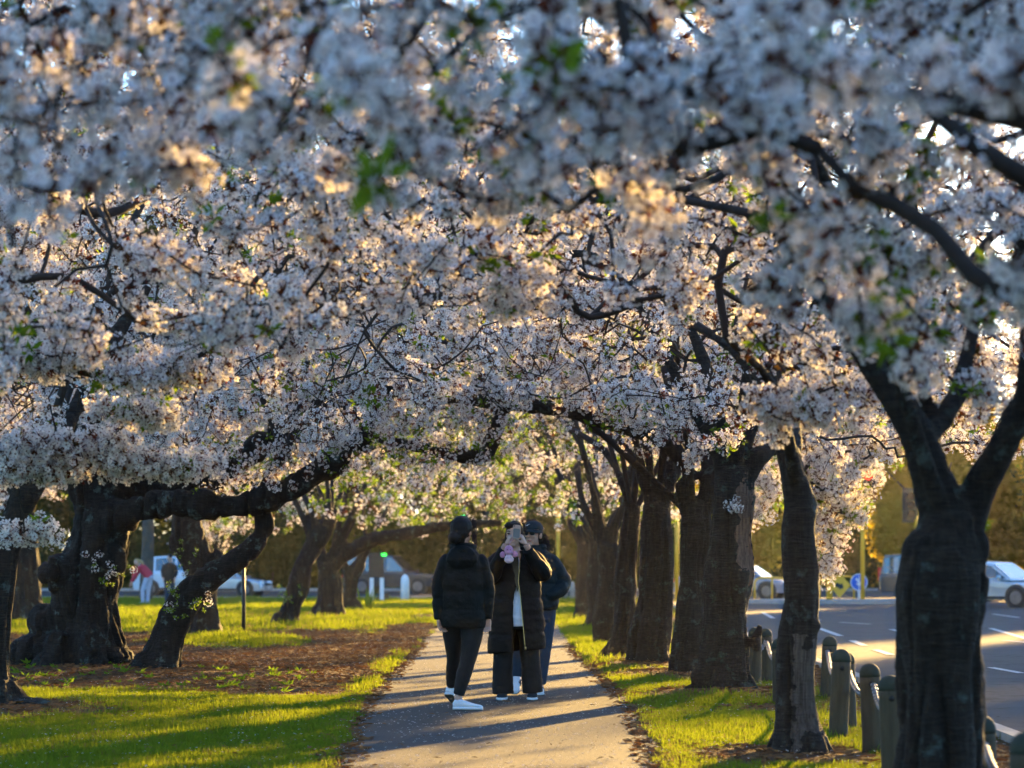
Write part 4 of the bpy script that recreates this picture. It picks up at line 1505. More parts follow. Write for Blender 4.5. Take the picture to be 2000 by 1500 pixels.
# dark evergreens and shrubs form a wall of foliage behind the street
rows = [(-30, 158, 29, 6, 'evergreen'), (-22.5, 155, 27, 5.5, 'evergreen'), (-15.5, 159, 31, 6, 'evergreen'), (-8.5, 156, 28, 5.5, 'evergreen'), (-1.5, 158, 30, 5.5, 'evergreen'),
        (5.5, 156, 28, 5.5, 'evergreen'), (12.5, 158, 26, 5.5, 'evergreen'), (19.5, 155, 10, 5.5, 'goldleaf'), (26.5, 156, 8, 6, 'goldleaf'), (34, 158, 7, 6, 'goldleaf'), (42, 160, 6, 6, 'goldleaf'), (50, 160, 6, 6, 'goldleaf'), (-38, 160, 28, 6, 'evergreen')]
lbs = ['dark evergreen far left beyond the street, behind the leftmost trunks', 'dark evergreen behind the bending woman', 'tall dark evergreen behind the pale cars', 'dark evergreen between the pale cars and the four wheel drive',
       'dark evergreen rising behind the four wheel drive', 'dark olive evergreen behind the three walkers', 'olive evergreen behind the end of the trunk row', 'golden backlit tree behind the yellow rails',
       'golden backlit tree behind the red traffic light', 'bright golden tree behind the silver sedan', 'tree beyond the right edge behind the golden ones', 'golden tree far out to the right', 'evergreen far out to the left']
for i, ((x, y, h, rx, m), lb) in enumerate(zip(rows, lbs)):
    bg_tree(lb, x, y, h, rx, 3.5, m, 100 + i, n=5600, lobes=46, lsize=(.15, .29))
shr = [(-27, 153.5, 4.2), (-20, 153.0, 3.6), (-13, 153.4, 4.4), (-6, 153.2, 3.8), (1, 153.4, 4.3), (8, 153.0, 3.8), (15, 153.4, 4.2), (22, 153.2, 4.6), (29, 153.4, 4.0), (36, 153.4, 4.4)]
sl = ['far left', 'bending woman', 'pale hatchback', 'leaning cherry with leaf tufts', 'four wheel drive', 'phone holder', 'long right trunk row', 'yellow hooped rails', 'blue round sign', 'silver sedan']
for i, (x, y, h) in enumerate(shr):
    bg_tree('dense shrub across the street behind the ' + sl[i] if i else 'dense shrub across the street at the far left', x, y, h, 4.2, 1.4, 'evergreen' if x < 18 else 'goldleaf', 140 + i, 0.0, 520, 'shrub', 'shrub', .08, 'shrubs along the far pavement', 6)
for i, (x, y, h, rx, m, lb) in enumerate(((24.8, 113, 11, 4.4, 'evergreen', 'unseen rounded dark tree added across the road to shade it, just outside the right edge'),  # the evergreens in this list are out of view, added to block low sun
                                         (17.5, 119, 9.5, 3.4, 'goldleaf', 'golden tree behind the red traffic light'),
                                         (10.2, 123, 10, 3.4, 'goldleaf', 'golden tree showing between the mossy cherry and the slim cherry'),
                                         (36.9, 112, 16.5, 4.6, 'evergreen', 'unseen very tall dense tree added past the right edge to shade the road'),
                                         (44.5, 114, 23, 6.2, 'evergreen', 'unseen very tall dense tree added well past the right edge to shade road and near boughs'),
                                         (56, 110, 20, 6.0, 'evergreen', 'unseen outermost tall dense tree added far past the right edge to block low sun'),
                                         (29.2, 116, 12.3, 3.6, 'evergreen', 'unseen medium dark tree added just past the right edge to shade the road'), (20.6, 120, 6.5, 3.0, 'goldleaf', 'low golden tree behind the silver sedan on the right'))):
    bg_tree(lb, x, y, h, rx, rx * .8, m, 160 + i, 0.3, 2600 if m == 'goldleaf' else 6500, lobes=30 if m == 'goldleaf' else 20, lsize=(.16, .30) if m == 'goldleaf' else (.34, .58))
rng_w = np.random.default_rng(77)
wx = rng_w.uniform(-70, 75, 17000)
wh = np.where(wx < 14, 22.0, 7.5) + vnoise(np.c_[wx * .25, np.zeros((17000, 2))], 78) * 3
wz = rng_w.uniform(0, 1, 17000) ** 1.3 * wh
scatter('woods', FOL, [M['evergreen']], np.c_[wx, 176 + rng_w.normal(size=17000) * 2.2, wz], rng_w.uniform(0, 6.28, (17000, 3)), rng_w.uniform(1.1, 2.2, 17000), rng_w.integers(0, 3, 17000))
# pale trunk left and young sapling
bx_, by_ = W(284, 1110, 104)[:2]
bg_tree('grey bare trunk of a tall tree behind the bending woman', bx_, by_, 12, 3.2, 3, 'evergreen', 170, 5.5, 300, trunk_r=.26)

# young sapling in the lawn
def sapling():
    p = W(420, 1190, 84)
    t = thing('sapling', 'thin young cherry sapling with forked stems and sparse blossom on the far lawn', 'tree', (p[0], p[1], 0))
    mb = MB()
    for pts in ([(0, 0, -.05), (.02, 0, 1.0), (-.02, 0, 1.9), (-.35, 0, 3.4)], [(0, 0, 1.2), (.25, .1, 2.2), (.55, .1, 3.3)], [(0, 0, 1.6), (.1, -.1, 2.4), (.12, -.1, 3.6)], [(0, 0, 1.4), (-.3, .1, 2.2), (-.75, .1, 2.9)]):
        q = smooth_path(pts, .2)
        mb.tube(q, np.linspace(.05, .012, len(q)), 7)
    mb.build('trunk', M['bark'], t)
    rng = np.random.default_rng(9)
    P = rng.normal(size=(260, 3)) * [.55, .5, .55] + [0, 0, 2.7]
    scatter('crown', BLOSSOMS, BMATS, P, rng.uniform(0, 6.28, (260, 3)), rng.uniform(1, 1.7, 260), rng.integers(0, 5, 260), t)


sapling()

# strappy plant
def flax():
    p = W(712, 1193, 80)
    t = thing('strappy_plant', 'clump of strappy yellow green leaves beside the crooked thin cherry', 'plant', (p[0], p[1], 0))
    rng = np.random.default_rng(4)
    for i in range(26):
        a = rng.uniform(0, 6.28); L = rng.uniform(.5, .95); out = rng.uniform(.15, .6)
        q = [np.array([math.cos(a) * out * L * s + .12 * math.cos(a), math.sin(a) * out * L * s, L * (s - .45 * out * s * s)]) for s in np.linspace(0, 1, 6)]
        w = np.array([-math.sin(a), math.cos(a), 0]) * .03
        V = [];
        for j, c in enumerate(q):
            k = 1 - (j / 5) ** 2 * .9
            V += [c - w * k, c + w * k]
        mb = MB().add(V, [[2 * j, 2 * j + 1, 2 * j + 3, 2 * j + 2] for j in range(5)])
        mb.build('leaf', M['leaf'], t)


flax()

# ------------------------------------------------------------------ street furniture
M['yellow'] = surf_mat('yellow_paint', (0.74, 0.36, 0.008), (0.80, 0.42, 0.015), 3, 0.5)
M['white'] = surf_mat('white_paint', (0.72, 0.74, 0.76), (0.82, 0.83, 0.84), 4, 0.5)
M['dark'] = surf_mat('dark_board', (0.020, 0.018, 0.014), (0.035, 0.03, 0.024), 4, 0.7)
M['blue'] = surf_mat('blue_sign', (0.015, 0.10, 0.55), (0.02, 0.13, 0.62), 4, 0.4)
M['grey'] = surf_mat('galvanised', (0.35, 0.36, 0.37), (0.48, 0.48, 0.49), 14, 0.45, metallic=.6)


def lamp_mat(name, col, s):
    m, nt, out = new_mat(name)
    e = N(nt, 'ShaderNodeEmission', Strength=s)
    e.inputs[0].default_value = (*col, 1)
    nt.links.new(e.outputs[0], out.inputs[0])
    return m


M['redlamp'] = lamp_mat('red_signal', (1.0, 0.03, 0.012), 3.0)
M['greenlamp'] = lamp_mat('green_signal', (0.02, 0.9, 0.25), 2.2)
M['greenlamp2'] = lamp_mat('green_man_signal', (0.03, 0.85, 0.05), 1.2)
M['lensoff'] = surf_mat('signal_lens_off', (0.03, 0.012, 0.01), (0.04, 0.02, 0.012), 4, 0.2)


def signal(label, px, D, ztop, pole_top, lit, dx=0.0, board=True, zl=None, facing=1):
    """yellow pole, black three-lens head with visors; lit = material of the lit lens or None (seen from behind)"""
    x = (px - 1000) / F * D
    t = thing('traffic_signal', label, 'traffic light', (x, D, 0), group='traffic signals at the crossing')
    mb = MB()
    mb.tube([(0, 0, -.1), (0, 0, pole_top)], [.075, .07], 12)
    mb.lathe([(.13, -.02), (.13, .06), (.08, .09)], 12)
    mb.build('pole', M['yellow'], t)
    if ztop is None:
        return t
    hd = MB()
    hd.box((dx, 0, ztop - .48), (.34, .24, .98))
    if board:
        hd.box((dx, .13, ztop - .48), (.56, .02, 1.22))
    hd.box((dx / 2, .05, ztop - .75), (abs(dx) + .1, .06, .06))
    hd.build('signal_head', M['black'], t, smooth=False)
    for k in range(3):
        z = ztop - .16 - k * .32
        ln = MB()
        ln.ell((dx, -.125, z), (.125, .03, .125), nu=16, nv=8)
        on = lit is not None and ((lit == 'redlamp' and k == 0) or (lit == 'greenlamp' and k == 2))
        ln.build('lens', M[lit] if on else M['lensoff'], t)
        vs = MB()
        V, Fc = [], []
        for j in range(11):
            a = -0.3 + j / 10 * (math.pi + .6)
            for yy in (-.12, -.34):
                V.append((dx + .15 * math.cos(a), yy, z + .15 * math.sin(a)))
        Fc = [[2 * j, 2 * j + 1, 2 * j + 3, 2 * j + 2] for j in range(10)]
        vs.add(V, Fc)
        vs.build('visor', M['black'], t)
    return t


signal('traffic light showing red among the hanging blossom, on a yellow pole', 1685, 98, 4.55, 4.7, 'redlamp', dx=.17)
signal('yellow signal pole with a dark head, right behind the forked cherry', 1790, 100, 3.9, 3.05, None, dx=-.2)
signal('bare yellow pole beyond the lawn right of the capped walker', 1090, 106, None, 4.4, None)
signal('yellow pole glimpsed between the trunks of the right hand row', 1322, 103, None, 4.2, None)
signal('distant traffic light showing green above the left walker', 897, 118, 4.12, 4.2, 'greenlamp', dx=.1)


def hoop_rail(label, x0, x1, D, h=.9, posts=()):
    t = thing('hoop_rail', label, 'railing', ((x0 + x1) / 2, D, 0), group='yellow hooped safety rails')
    w = (x1 - x0) / 2
    q = [(-w, 0, -.05), (-w, 0, h - .22)] + [(-w + .2 - .2 * math.cos(a), 0, h - .2 + .2 * math.sin(a)) for a in np.linspace(.3, 1.57, 5)]
    q += [(-x, y, z) for (x, y, z) in q[::-1]]
    MB().tube(q, [.036] * len(q), 9).build('hoop', M['yellow'], t)
    for px in posts:
        MB().tube([(px, 0, -.05), (px, 0, h - .02)], [.034, .034], 9).build('upright', M['yellow'], t)
    return t


gx = lambda px, D: (px - 1000) / F * D
hoop_rail('yellow hooped rail in front of the bluish car, left of the slim cherry', gx(1474, 99), gx(1536, 99), 99, .86, posts=(gx(1508, 99) - (gx(1474, 99) + gx(1536, 99)) / 2,))
hoop_rail('yellow hooped rail behind the diamond sign', gx(1601, 99.5), gx(1668, 99.5), 99.5, .92)
# yellow post by the sign
yp = MB(); yp.lathe([(.11, -.05), (.11, .78), (.10, .84), (.05, .88)], 14, 0, (gx(1620, 97), 97, 0))
tag(yp.build('marker_post', M['yellow']), 'short stout yellow post at the foot of the hanging blossom', 'post')


def diamond_sign():
    D = 97.6
    x = gx(1640, D)
    t = thing('warning_sign', 'yellow diamond sign with a black arrow leaning on the traffic island', 'road sign', (x, D, 0))
    t.rotation_euler = (0, R(0), 0)
    s = .38
    pl = MB(); z = .62
    pl.add([(0, 0, z - s * 1.15), (s, 0, z), (0, 0, z + s * 1.15), (-s, 0, z), (0, .02, z - s * 1.15), (s, .02, z), (0, .02, z + s * 1.15), (-s, .02, z)],
           [[0, 1, 2, 3], [7, 6, 5, 4], [0, 4, 5, 1], [1, 5, 6, 2], [2, 6, 7, 3], [3, 7, 4, 0]])
    pl.build('plate', M['yellow'], t, smooth=False)
    ar = MB()
    a = np.array([(-.17, -.12), (.05, -.12), (.05, -.19), (.20, -.03), (.05, .13), (.05, .05), (-.17, .05)])
    c_, s_ = math.cos(.4), math.sin(.4)
    a = a @ np.array([[c_, -s_], [s_, c_]]) * .8
    ar.add([(p, -.006, z + q) for p, q in a], [list(range(7))])
    ar.build('arrow', M['black'], t, smooth=False)
    MB().tube([(0, .05, -.02), (0, .05, z + .1)], [.03, .03], 8).build('post', M['grey'], t)


def keep_left():
    D = 98.6
    x = gx(1678, D)
    t = thing('direction_sign', 'blue round sign with a white arrow on a white post by the yellow pole', 'road sign', (x, D, 0))
    MB().tube([(0, .03, -.02), (0, .03, .95)], [.04, .04], 9).build('post', M['white'], t)
    dd = MB(); dd.tube([(0, 0, .72), (0, .02, .72)], [.30, .30], 24)
    dd.build('rim', M['white'], t, smooth=False)
    dd = MB(); dd.tube([(0, -.006, .72), (0, .001, .72)], [.27, .27], 24)
    dd.build('disc', M['blue'], t, smooth=False)
    a = np.array([(-.035, .17), (.035, .17), (.035, -.02), (.11, .04), (.11, -.05), (0, -.16), (-.11, -.05), (-.11, .04), (-.035, -.02)])
    c_, s_ = math.cos(-.7), math.sin(-.7)
    a = a @ np.array([[c_, -s_], [s_, c_]])
    MB().add([(p, -.012, .72 + q) for p, q in a], [list(range(9))]).build('arrow', M['white'], t, smooth=False)


diamond_sign(); keep_left()


def board_sign():
    D = 104
    x = gx(735, D)
    t = thing('notice_board', 'dark board on two white posts with a small green light on its corner', 'sign', (x, D, 0))
    MB().box((0, 0, 1.32), (.56, .10, .92)).build('board', M['dark'], t, smooth=False)
    MB().box((.03, .055, 1.32), (.05, .03, .9)).build('spine', M['grey'], t, smooth=False)
    for sx in (-.17, .2):
        MB().box((sx, .02, .43), (.15, .08, .88)).build('post', M['white'], t, smooth=False)
    MB().box((.28, -.062, 1.70), (.18, .03, .09)).build('lamp', M['greenlamp2'], t, smooth=False)


board_sign()
wb = MB()
wb.lathe([(.155, -.1), (.155, .70), (.15, .80), (.115, .90), (.05, .97), (.01, .985)], 20, 0, (gx(791, 103), 103, 0))
tag(wb.build('bollard', M['white']), 'white round topped bollard in front of the four wheel drive', 'bollard')
wp = MB()
q = W(742, 1170, 106)
wp.add([(q[0] - .3, q[1], -.02), (q[0] + .32, q[1], -.02), (q[0] + .32, q[1], .30), (q[0] - .28, q[1], .06), (q[0] - .3, q[1] + .5, -.02), (q[0] + .32, q[1] + .5, -.02), (q[0] + .32, q[1] + .5, .30), (q[0] - .28, q[1] + .5, .06)],
       [[0, 1, 2, 3], [7, 6, 5, 4], [0, 4, 5, 1], [1, 5, 6, 2], [2, 6, 7, 3], [3, 7, 4, 0]])
tag(wp.build('drain_ramp', M['dark'], smooth=False), 'small dark wedge lying on the lawn edge under the notice board', 'ramp')
for px, lb in ((1103, 'small grey post on the far lawn just right of the bare yellow pole'), (1118, 'small grey post on the far lawn, nearer the trunk row')):
    gp = MB(); gp.lathe([(.09, -.1), (.09, .55), (.07, .66), (.02, .70)], 12, 0, (gx(px, 108), 108, 0))
    tag(gp.build('bollard', M['kerb']), lb, 'bollard', 'small posts at the end of the lawn')

# ------------------------------------------------------------------ cars
def paint(name, c, metallic=0.3, rough=.32):
    m, nt, out = new_mat(name)
    dirt = noise_tex(nt, 2.5, 5, .6)
    col = mix_rgb(nt, c, tuple(k * .75 + .03 for k in c), ramp(nt, dirt, [(.45, (0, 0, 0)), (.75, (.8, .8, .8))]))
    p = N(nt, 'ShaderNodeBsdfPrincipled', Roughness=rough, Metallic=metallic)
    p.inputs['Coat Weight'].default_value = .6
    nt.links.new(col, p.inputs['Base Color'])
    nt.links.new(p.outputs[0], out.inputs[0])
    return m


M['glass'] = surf_mat('car_glass', (0.02, 0.035, 0.045), (0.03, 0.05, 0.06), 2, 0.06, spec=.9, coat=1.0)
M['tyre'] = surf_mat('tyre_rubber', (0.012, 0.012, 0.012), (0.022, 0.021, 0.02), 12, .85)
M['rim'] = surf_mat('alloy_rim', (0.10, 0.10, 0.105), (0.16, 0.16, 0.16), 8, .5, metallic=.6)
M['headlight'] = surf_mat('headlight_lens', (0.75, 0.78, 0.8), (0.85, 0.86, 0.88), 20, .1, spec=.9)
M['taillight'] = surf_mat('tail_light_lens', (0.45, 0.02, 0.015), (0.55, 0.03, 0.02), 20, .2)
M['indicator'] = surf_mat('indicator_lens', (0.75, 0.28, 0.03), (0.8, 0.33, 0.04), 20, .2)
M['plastic'] = surf_mat('black_trim', (0.02, 0.02, 0.021), (0.035, 0.034, 0.034), 8, .6)
M['plate'] = surf_mat('number_plate', (0.7, 0.7, 0.68), (0.78, 0.78, 0.76), 20, .5)


def car(name, label, cat, loc, rz, body, L=4.4, Wd=1.75, H=1.45, kind='sedan', lower=None):
    """front towards +x. lower body and cabin are lofted across the width; windows, lamps, wheels are parts"""
    t = thing(name, label, cat, (loc[0], loc[1], 0), rz, 'cars on the streets')
    h2 = L / 2
    suv = kind in ('suv', 'van', 'pickup')
    g = .24 if not suv else .34
    belt = H * (.60 if not suv else .56)
    if kind == 'sedan':
        low = [(-h2, g + .12), (-h2 - .02, belt * .72), (-h2 + .06, belt * .97), (-h2 + .75, belt * 1.02), (.05 * L, belt), (.20 * L, belt * .98), (h2 - .42, belt * .84), (h2 - .08, belt * .70), (h2, belt * .52), (h2 - .02, g + .06)]
        cab = [(-h2 + .62, belt * 1.0), (-h2 + 1.25, H * .965), (-.02 * L, H), (.10 * L, H * .97), (.27 * L, belt * .98)]
    elif kind == 'hatch':
        low = [(-h2, g + .1), (-h2 - .01, belt * .8), (-h2 + .05, belt * 1.0), (-h2 + .5, belt * 1.02), (.1 * L, belt), (.24 * L, belt * .98), (h2 - .4, belt * .85), (h2 - .06, belt * .7), (h2, belt * .5), (h2 - .02, g + .06)]
        cab = [(-h2 + .08, belt), (-h2 + .42, H * .95), (-.15 * L, H), (.08 * L, H * .98), (.29 * L, belt * .98)]
    else:
        low = [(-h2, g + .1), (-h2 - .01, belt * .85), (-h2 + .03, belt * 1.0), (-h2 + .5, belt * 1.01), (.1 * L, belt), (.20 * L, belt * .99), (h2 - .25, belt * .90), (h2 - .04, belt * .80), (h2, belt * .55), (h2 - .02, g + .04)]
        cab = [(-h2 + .06, belt), (-h2 + .20, H * .96), (-.25 * L, H), (.02 * L, H * .985), (.19 * L, belt * .99)]
        if kind == 'pickup':
            cab = [(-.08 * L, belt), (-.06 * L, H * .97), (0, H), (.10 * L, H * .98), (.22 * L, belt * .99)]
    wr = .31 if not suv else .36
    ax = (-h2 + .21 * L, h2 - .19 * L)
    # lower body across the width
    secs = [(-1, .86, .07), (-.975, .96, .02), (-.90, 1, 0), (0, 1.0, 0), (.90, 1, 0), (.975, .96, .02), (1, .86, .07)]
    V, Fc = [], []
    n = len(low) * 2
    for (u, sh, ins) in secs:
        up = []
        for (x, z) in low:
            zz = g + (z - g) * (sh if z > belt * .6 else .5 + sh * .5)
            up.append((x - math.copysign(ins, x) * 1.0, u * Wd / 2, zz))
        dn = [(x - math.copysign(ins + .05, x), u * Wd / 2 * .97, g) for (x, z) in low[::-1]]
        V += up + dn
    for j in range(len(secs) - 1):
        for i in range(n):
            i2 = (i + 1) % n
            Fc.append([j * n + i, j * n + i2, (j + 1) * n + i2, (j + 1) * n + i])
    Fc.append(list(range(n))); Fc.append([(len(secs) - 1) * n + i for i in range(n)][::-1])
    MB().add(V, Fc).build('body', body, t, smooth=False)
    tum = .80 if not suv else .86
    half = lambda z: Wd / 2 * (.965 - (.965 - tum) * (z - belt) / (H - belt))
    V, Fc = [], []
    m = len(cab)
    for sgn in (-1, -.86, .86, 1):
        for (x, z) in cab:
            zz = z - (.025 if abs(sgn) == 1 and z > belt * 1.2 else 0)
            V.append((x, sgn * half(z), zz))
    for j in range(3):
        for i in range(m - 1):
            Fc.append([j * m + i, j * m + i + 1, (j + 1) * m + i + 1, (j + 1) * m + i])
    Fc.append(list(range(m))); Fc.append([3 * m + i for i in range(m)][::-1])
    MB().add(V, Fc).build('roof', body, t, smooth=False)
    # side windows
    def top(x):
        return np.interp(x, [p[0] for p in cab], [p[1] for p in cab])
    x0, x1 = cab[0][0], cab[-1][0]
    cuts = {'sedan': (.24, .60), 'hatch': (.30, .62), 'suv': (.33, .66), 'van': (.33, .66), 'pickup': (.5,)}[kind]
    cs = [x0 + (x1 - x0) * c for c in (0.03,) + cuts + (.95,)]
    for s in (-1, 1):
        for a, b in zip(cs[:-1], cs[1:]):
            a, b = a + .04, b - .04
            xs = np.linspace(a, b, 6)
            zb = belt + .045
            lo = [(x, s * (half(zb) + .006), zb) for x in xs]
            hi = []
            for x in xs[::-1]:
                z = max(zb + .01, top(x) - .085)
                hi.append((x, s * (half(z) + .006), z))
            f = list(range(12))
            MB().add(lo + hi, [f if s < 0 else f[::-1]]).build('side_window', M['glass'], t, smooth=False)
    def screen(nm, p, q):
        (xa, za), (xb, zb) = p, q
        nrm = np.array([-(zb - za), 0, xb - xa]); nrm = unit(nrm if nrm[2] > 0 else -nrm) * .008
        P = []
        for f, w in ((.08, .80), (.92, .80)):
            x, z = xa + (xb - xa) * f, za + (zb - za) * f
            P += [(x + nrm[0], -half(max(z, belt)) * .92, z + nrm[2]), (x + nrm[0], half(max(z, belt)) * .92, z + nrm[2])]
        MB().add(P, [[0, 1, 3, 2]]).build(nm, M['glass'], t, smooth=False)
    screen('windscreen', cab[-1], cab[-2])
    screen('rear_window', cab[0], cab[1])
    for axx in ax:
        for s in (-1, 1):
            y = s * (Wd / 2 - .10)
            ar = MB(); ar.tube([(axx, s * (Wd / 2 - .25), wr + .02), (axx, s * (Wd / 2 + .004), wr + .02)], [wr + .075, wr + .075], 26)
            ar.build('wheel_arch', M['plastic'], t, smooth=False)
            w = MB(); w.tube([(axx, y - s * .1, wr), (axx, y + s * .10, wr), (axx, y + s * .125, wr)], [wr, wr, wr * .93], 26)
            wo = w.build('wheel', M['tyre'], t, smooth=False)
            rm = MB(); rm.tube([(axx, y + s * .118, wr), (axx, y + s * .132, wr)], [wr * .68, wr * .64], 22)
            for k in range(5):
                a = k * 1.2566
                rm.box((axx + math.cos(a) * wr * .35, y + s * .136, wr + math.sin(a) * wr * .35), (.05, .012, .05))
            rm.build('rim', M['rim'], wo, smooth=False)
    for s in (-1, 1):
        hl = MB(); hl.ell((h2 - .12, s * Wd * .37, belt * .70), (.14, .19, .085), nu=12, nv=8); hl.build('headlight', M['headlight'], t)
        if suv:
            hl = MB(); hl.ell((h2 - .10, s * Wd * .475, belt * .68), (.10, .05, .075), nu=10, nv=6); hl.build('indicator', M['indicator'], t)
        tl = MB(); tl.box((-h2 + .02, s * Wd * .42, belt * (.82 if kind == 'sedan' else 1.0)), (.12, .2, .16 if kind == 'sedan' else .5)); tl.build('tail_light', M['taillight'], t, smooth=False)
        mr = MB(); mr.ell((.19 * L, s * (Wd / 2 + .09), belt + .07), (.07, .11, .075), nu=10, nv=7); mr.build('mirror', body if not suv else M['plastic'], t)
        for xx in (-.16 * L, .07 * L):
            MB().box((xx, s * (Wd / 2 - .012), belt * .86), (.18, .03, .03)).build('door_handle', body, t, smooth=False)
        sk = MB(); sk.box((0, s * (Wd / 2 - .03), g + .06), (L * .5, .07, .1)); sk.build('sill_trim', M['plastic'], t, smooth=False)
    MB().box((h2 - .03, 0, g + .11), (.12, Wd * .86, .17)).build('front_bumper', lower or M['plastic'], t, smooth=False)
    MB().box((-h2 + .03, 0, g + .13), (.12, Wd * .86, .18)).build('rear_bumper', lower or M['plastic'], t, smooth=False)
    MB().box((h2 - .005, 0, belt * .62), (.06, Wd * .42, .10)).build('grille', M['plastic'], t, smooth=False)
    MB().box((h2 + .04, 0, g + .15), (.012, .40, .11)).build('number_plate', M['plate'], t, smooth=False)
    MB().box((-h2 - .035, 0, g + .3), (.012, .40, .11)).build('number_plate', M['plate'], t, smooth=False)
    return t


M['car_dark'] = paint('dark_green_paint', (0.012, 0.014, 0.016), 0.0, .5)
M['car_silver'] = paint('silver_paint', (0.50, 0.52, 0.55), .5)
M['car_blue'] = paint('blue_grey_paint', (0.20, 0.25, 0.34), .4)
M['car_white'] = paint('pale_blue_white_paint', (0.60, 0.66, 0.74), .1)
M['car_brown'] = paint('dark_pickup_paint', (0.09, 0.07, 0.06), .2)
car('parked_car', 'dark four wheel drive facing right behind the white bollard', 'car', (gx(770, 133), 133), R(-14), M['car_dark'], 4.5, 1.8, 1.82, 'suv')
car('parked_car', 'silver sedan driving toward the right edge behind the forked cherry', 'car', (gx(1932, 88), 88), R(-38), M['car_silver'], 4.5, 1.76, 1.42, 'sedan', M['car_silver'])
car('parked_car', 'bluish car behind the yellow rail, mostly hidden by the trunks', 'car', (gx(1438, 112), 112), R(-18), M['car_blue'], 4.6, 1.78, 1.50, 'sedan', M['car_blue'])
car('parked_car', 'dark pickup with a pale rear and red tail light, half behind the forked cherry', 'car', (gx(1850, 104), 104.5), R(-12), M['car_brown'], 4.7, 1.8, 1.75, 'suv')
car('parked_car', 'pale blue hatchback behind the upright bulging cherry', 'car', (gx(352, 126), 126), R(-6), M['car_white'], 3.9, 1.72, 1.75, 'hatch')
car('parked_car', 'low silver car with bright headlight, right of the pale hatchback', 'car', (gx(432, 121), 121), R(-10), M['car_silver'], 4.1, 1.72, 1.40, 'sedan', M['car_silver'])

# ------------------------------------------------------------------ people
def skin_mat():
    m, nt, out = new_mat('skin')
    f = noise_tex(nt, 30, 4, .6)
    col = ramp(nt, f, [(.3, (0.50, 0.29, 0.21)), (.7, (0.58, 0.36, 0.27))])
    p = N(nt, 'ShaderNodeBsdfPrincipled', Roughness=.5)
    p.inputs['Subsurface Weight'].default_value = .15
    p.inputs['Subsurface Radius'].default_value = (.01, .004, .002)
    nt.links.new(col, p.inputs['Base Color'])
    nt.links.new(p.outputs[0], out.inputs[0])
    return m


def cloth(name, a, b, rough=.6, bump=.35, bscale=18, spec=.35, sheen=0.0):
    m, nt, out = new_mat(name)
    f = noise_tex(nt, 6, 5, .6)
    col = ramp(nt, f, [(.3, a), (.7, b)])
    p = N(nt, 'ShaderNodeBsdfPrincipled', Roughness=rough)
    p.inputs['Specular IOR Level'].default_value = spec
    p.inputs['Sheen Weight'].default_value = sheen
    nt.links.new(col, p.inputs['Base Color'])
    bp = N(nt, 'ShaderNodeBump', Strength=bump, Distance=.02)
    nt.links.new(noise_tex(nt, bscale, 5, .6), bp.inputs['Height'])
    nt.links.new(bp.outputs[0], p.inputs['Normal'])
    nt.links.new(p.outputs[0], out.inputs[0])
    return m


M['skin'] = skin_mat()
M['hair'] = surf_mat('dark_hair', (0.006, 0.004, 0.003), (0.016, 0.009, 0.006), 40, .55, .6, 60, spec=.25, stretch=(3, 3, .4))
M['blonde'] = surf_mat('blonde_hair', (0.35, 0.20, 0.06), (0.50, 0.30, 0.10), 40, .5)
M['puffer'] = cloth('black_puffer_nylon', (0.0045, 0.006, 0.0055), (0.008, 0.010, 0.009), .6, .5, 22, .12)
M['puffer2'] = cloth('blue_black_puffer_nylon', (0.006, 0.011, 0.013), (0.011, 0.019, 0.021), .55, .5, 22, .18)
M['coat'] = cloth('long_black_coat', (0.004, 0.0038, 0.0035), (0.007, 0.0065, 0.006), .65, .4, 20, .14)
M['olive'] = cloth('olive_lining', (0.055, 0.050, 0.030), (0.075, 0.068, 0.042), .8)
M['leggings'] = cloth('black_leggings', (0.004, 0.004, 0.0045), (0.007, 0.007, 0.0075), .75, .25, 30)
M['trouser'] = cloth('black_trousers', (0.0035, 0.0033, 0.003), (0.006, 0.0057, 0.0053), .8, .3, 12)
M['jeans'] = cloth('blue_jeans', (0.014, 0.032, 0.062), (0.026, 0.052, 0.088), .8, .3, 25)
M['palejeans'] = cloth('pale_blue_jeans', (0.32, 0.40, 0.55), (0.42, 0.50, 0.64), .8, .3, 25)
M['red'] = cloth('crimson_top', (0.45, 0.025, 0.06), (0.58, 0.04, 0.09), .8)
M['shirt'] = cloth('white_shirt', (0.66, 0.72, 0.80), (0.78, 0.82, 0.88), .8)
M['sneaker'] = cloth('white_sneaker', (0.68, 0.72, 0.78), (0.80, 0.83, 0.86), .55, .15)
M['sole'] = surf_mat('shoe_sole', (0.10, 0.09, 0.075), (0.16, 0.145, 0.12), 20, .8)
M['pink'] = cloth('pink_plush', (0.55, 0.20, 0.36), (0.74, 0.36, 0.52), .95, .8, 60, .1, .6)
M['plushpale'] = cloth('pale_plush', (0.78, 0.55, 0.66), (0.85, 0.68, 0.76), .95, .8, 60, .1, .6)
M['phone'] = surf_mat('phone_back', (0.10, 0.11, 0.105), (0.14, 0.15, 0.145), 6, .25, spec=.7)
M['phonecase'] = surf_mat('phone_case_rose', (0.42, 0.28, 0.20), (0.48, 0.32, 0.24), 6, .35)
M['gold'] = surf_mat('brass_zip', (0.5, 0.38, 0.16), (0.6, 0.45, 0.2), 30, .3, metallic=.9)
M['lip'] = surf_mat('lips', (0.42, 0.14, 0.12), (0.48, 0.17, 0.14), 30, .45)
M['eye'] = surf_mat('eye_dark', (0.02, 0.014, 0.01), (0.03, 0.02, 0.015), 30, .15)
M['capcloth'] = cloth('dark_cap', (0.012, 0.018, 0.022), (0.02, 0.028, 0.032), .7, .2, 60)
M['orange'] = surf_mat('orange_label', (0.55, 0.16, 0.04), (0.6, 0.2, 0.05), 30, .6)


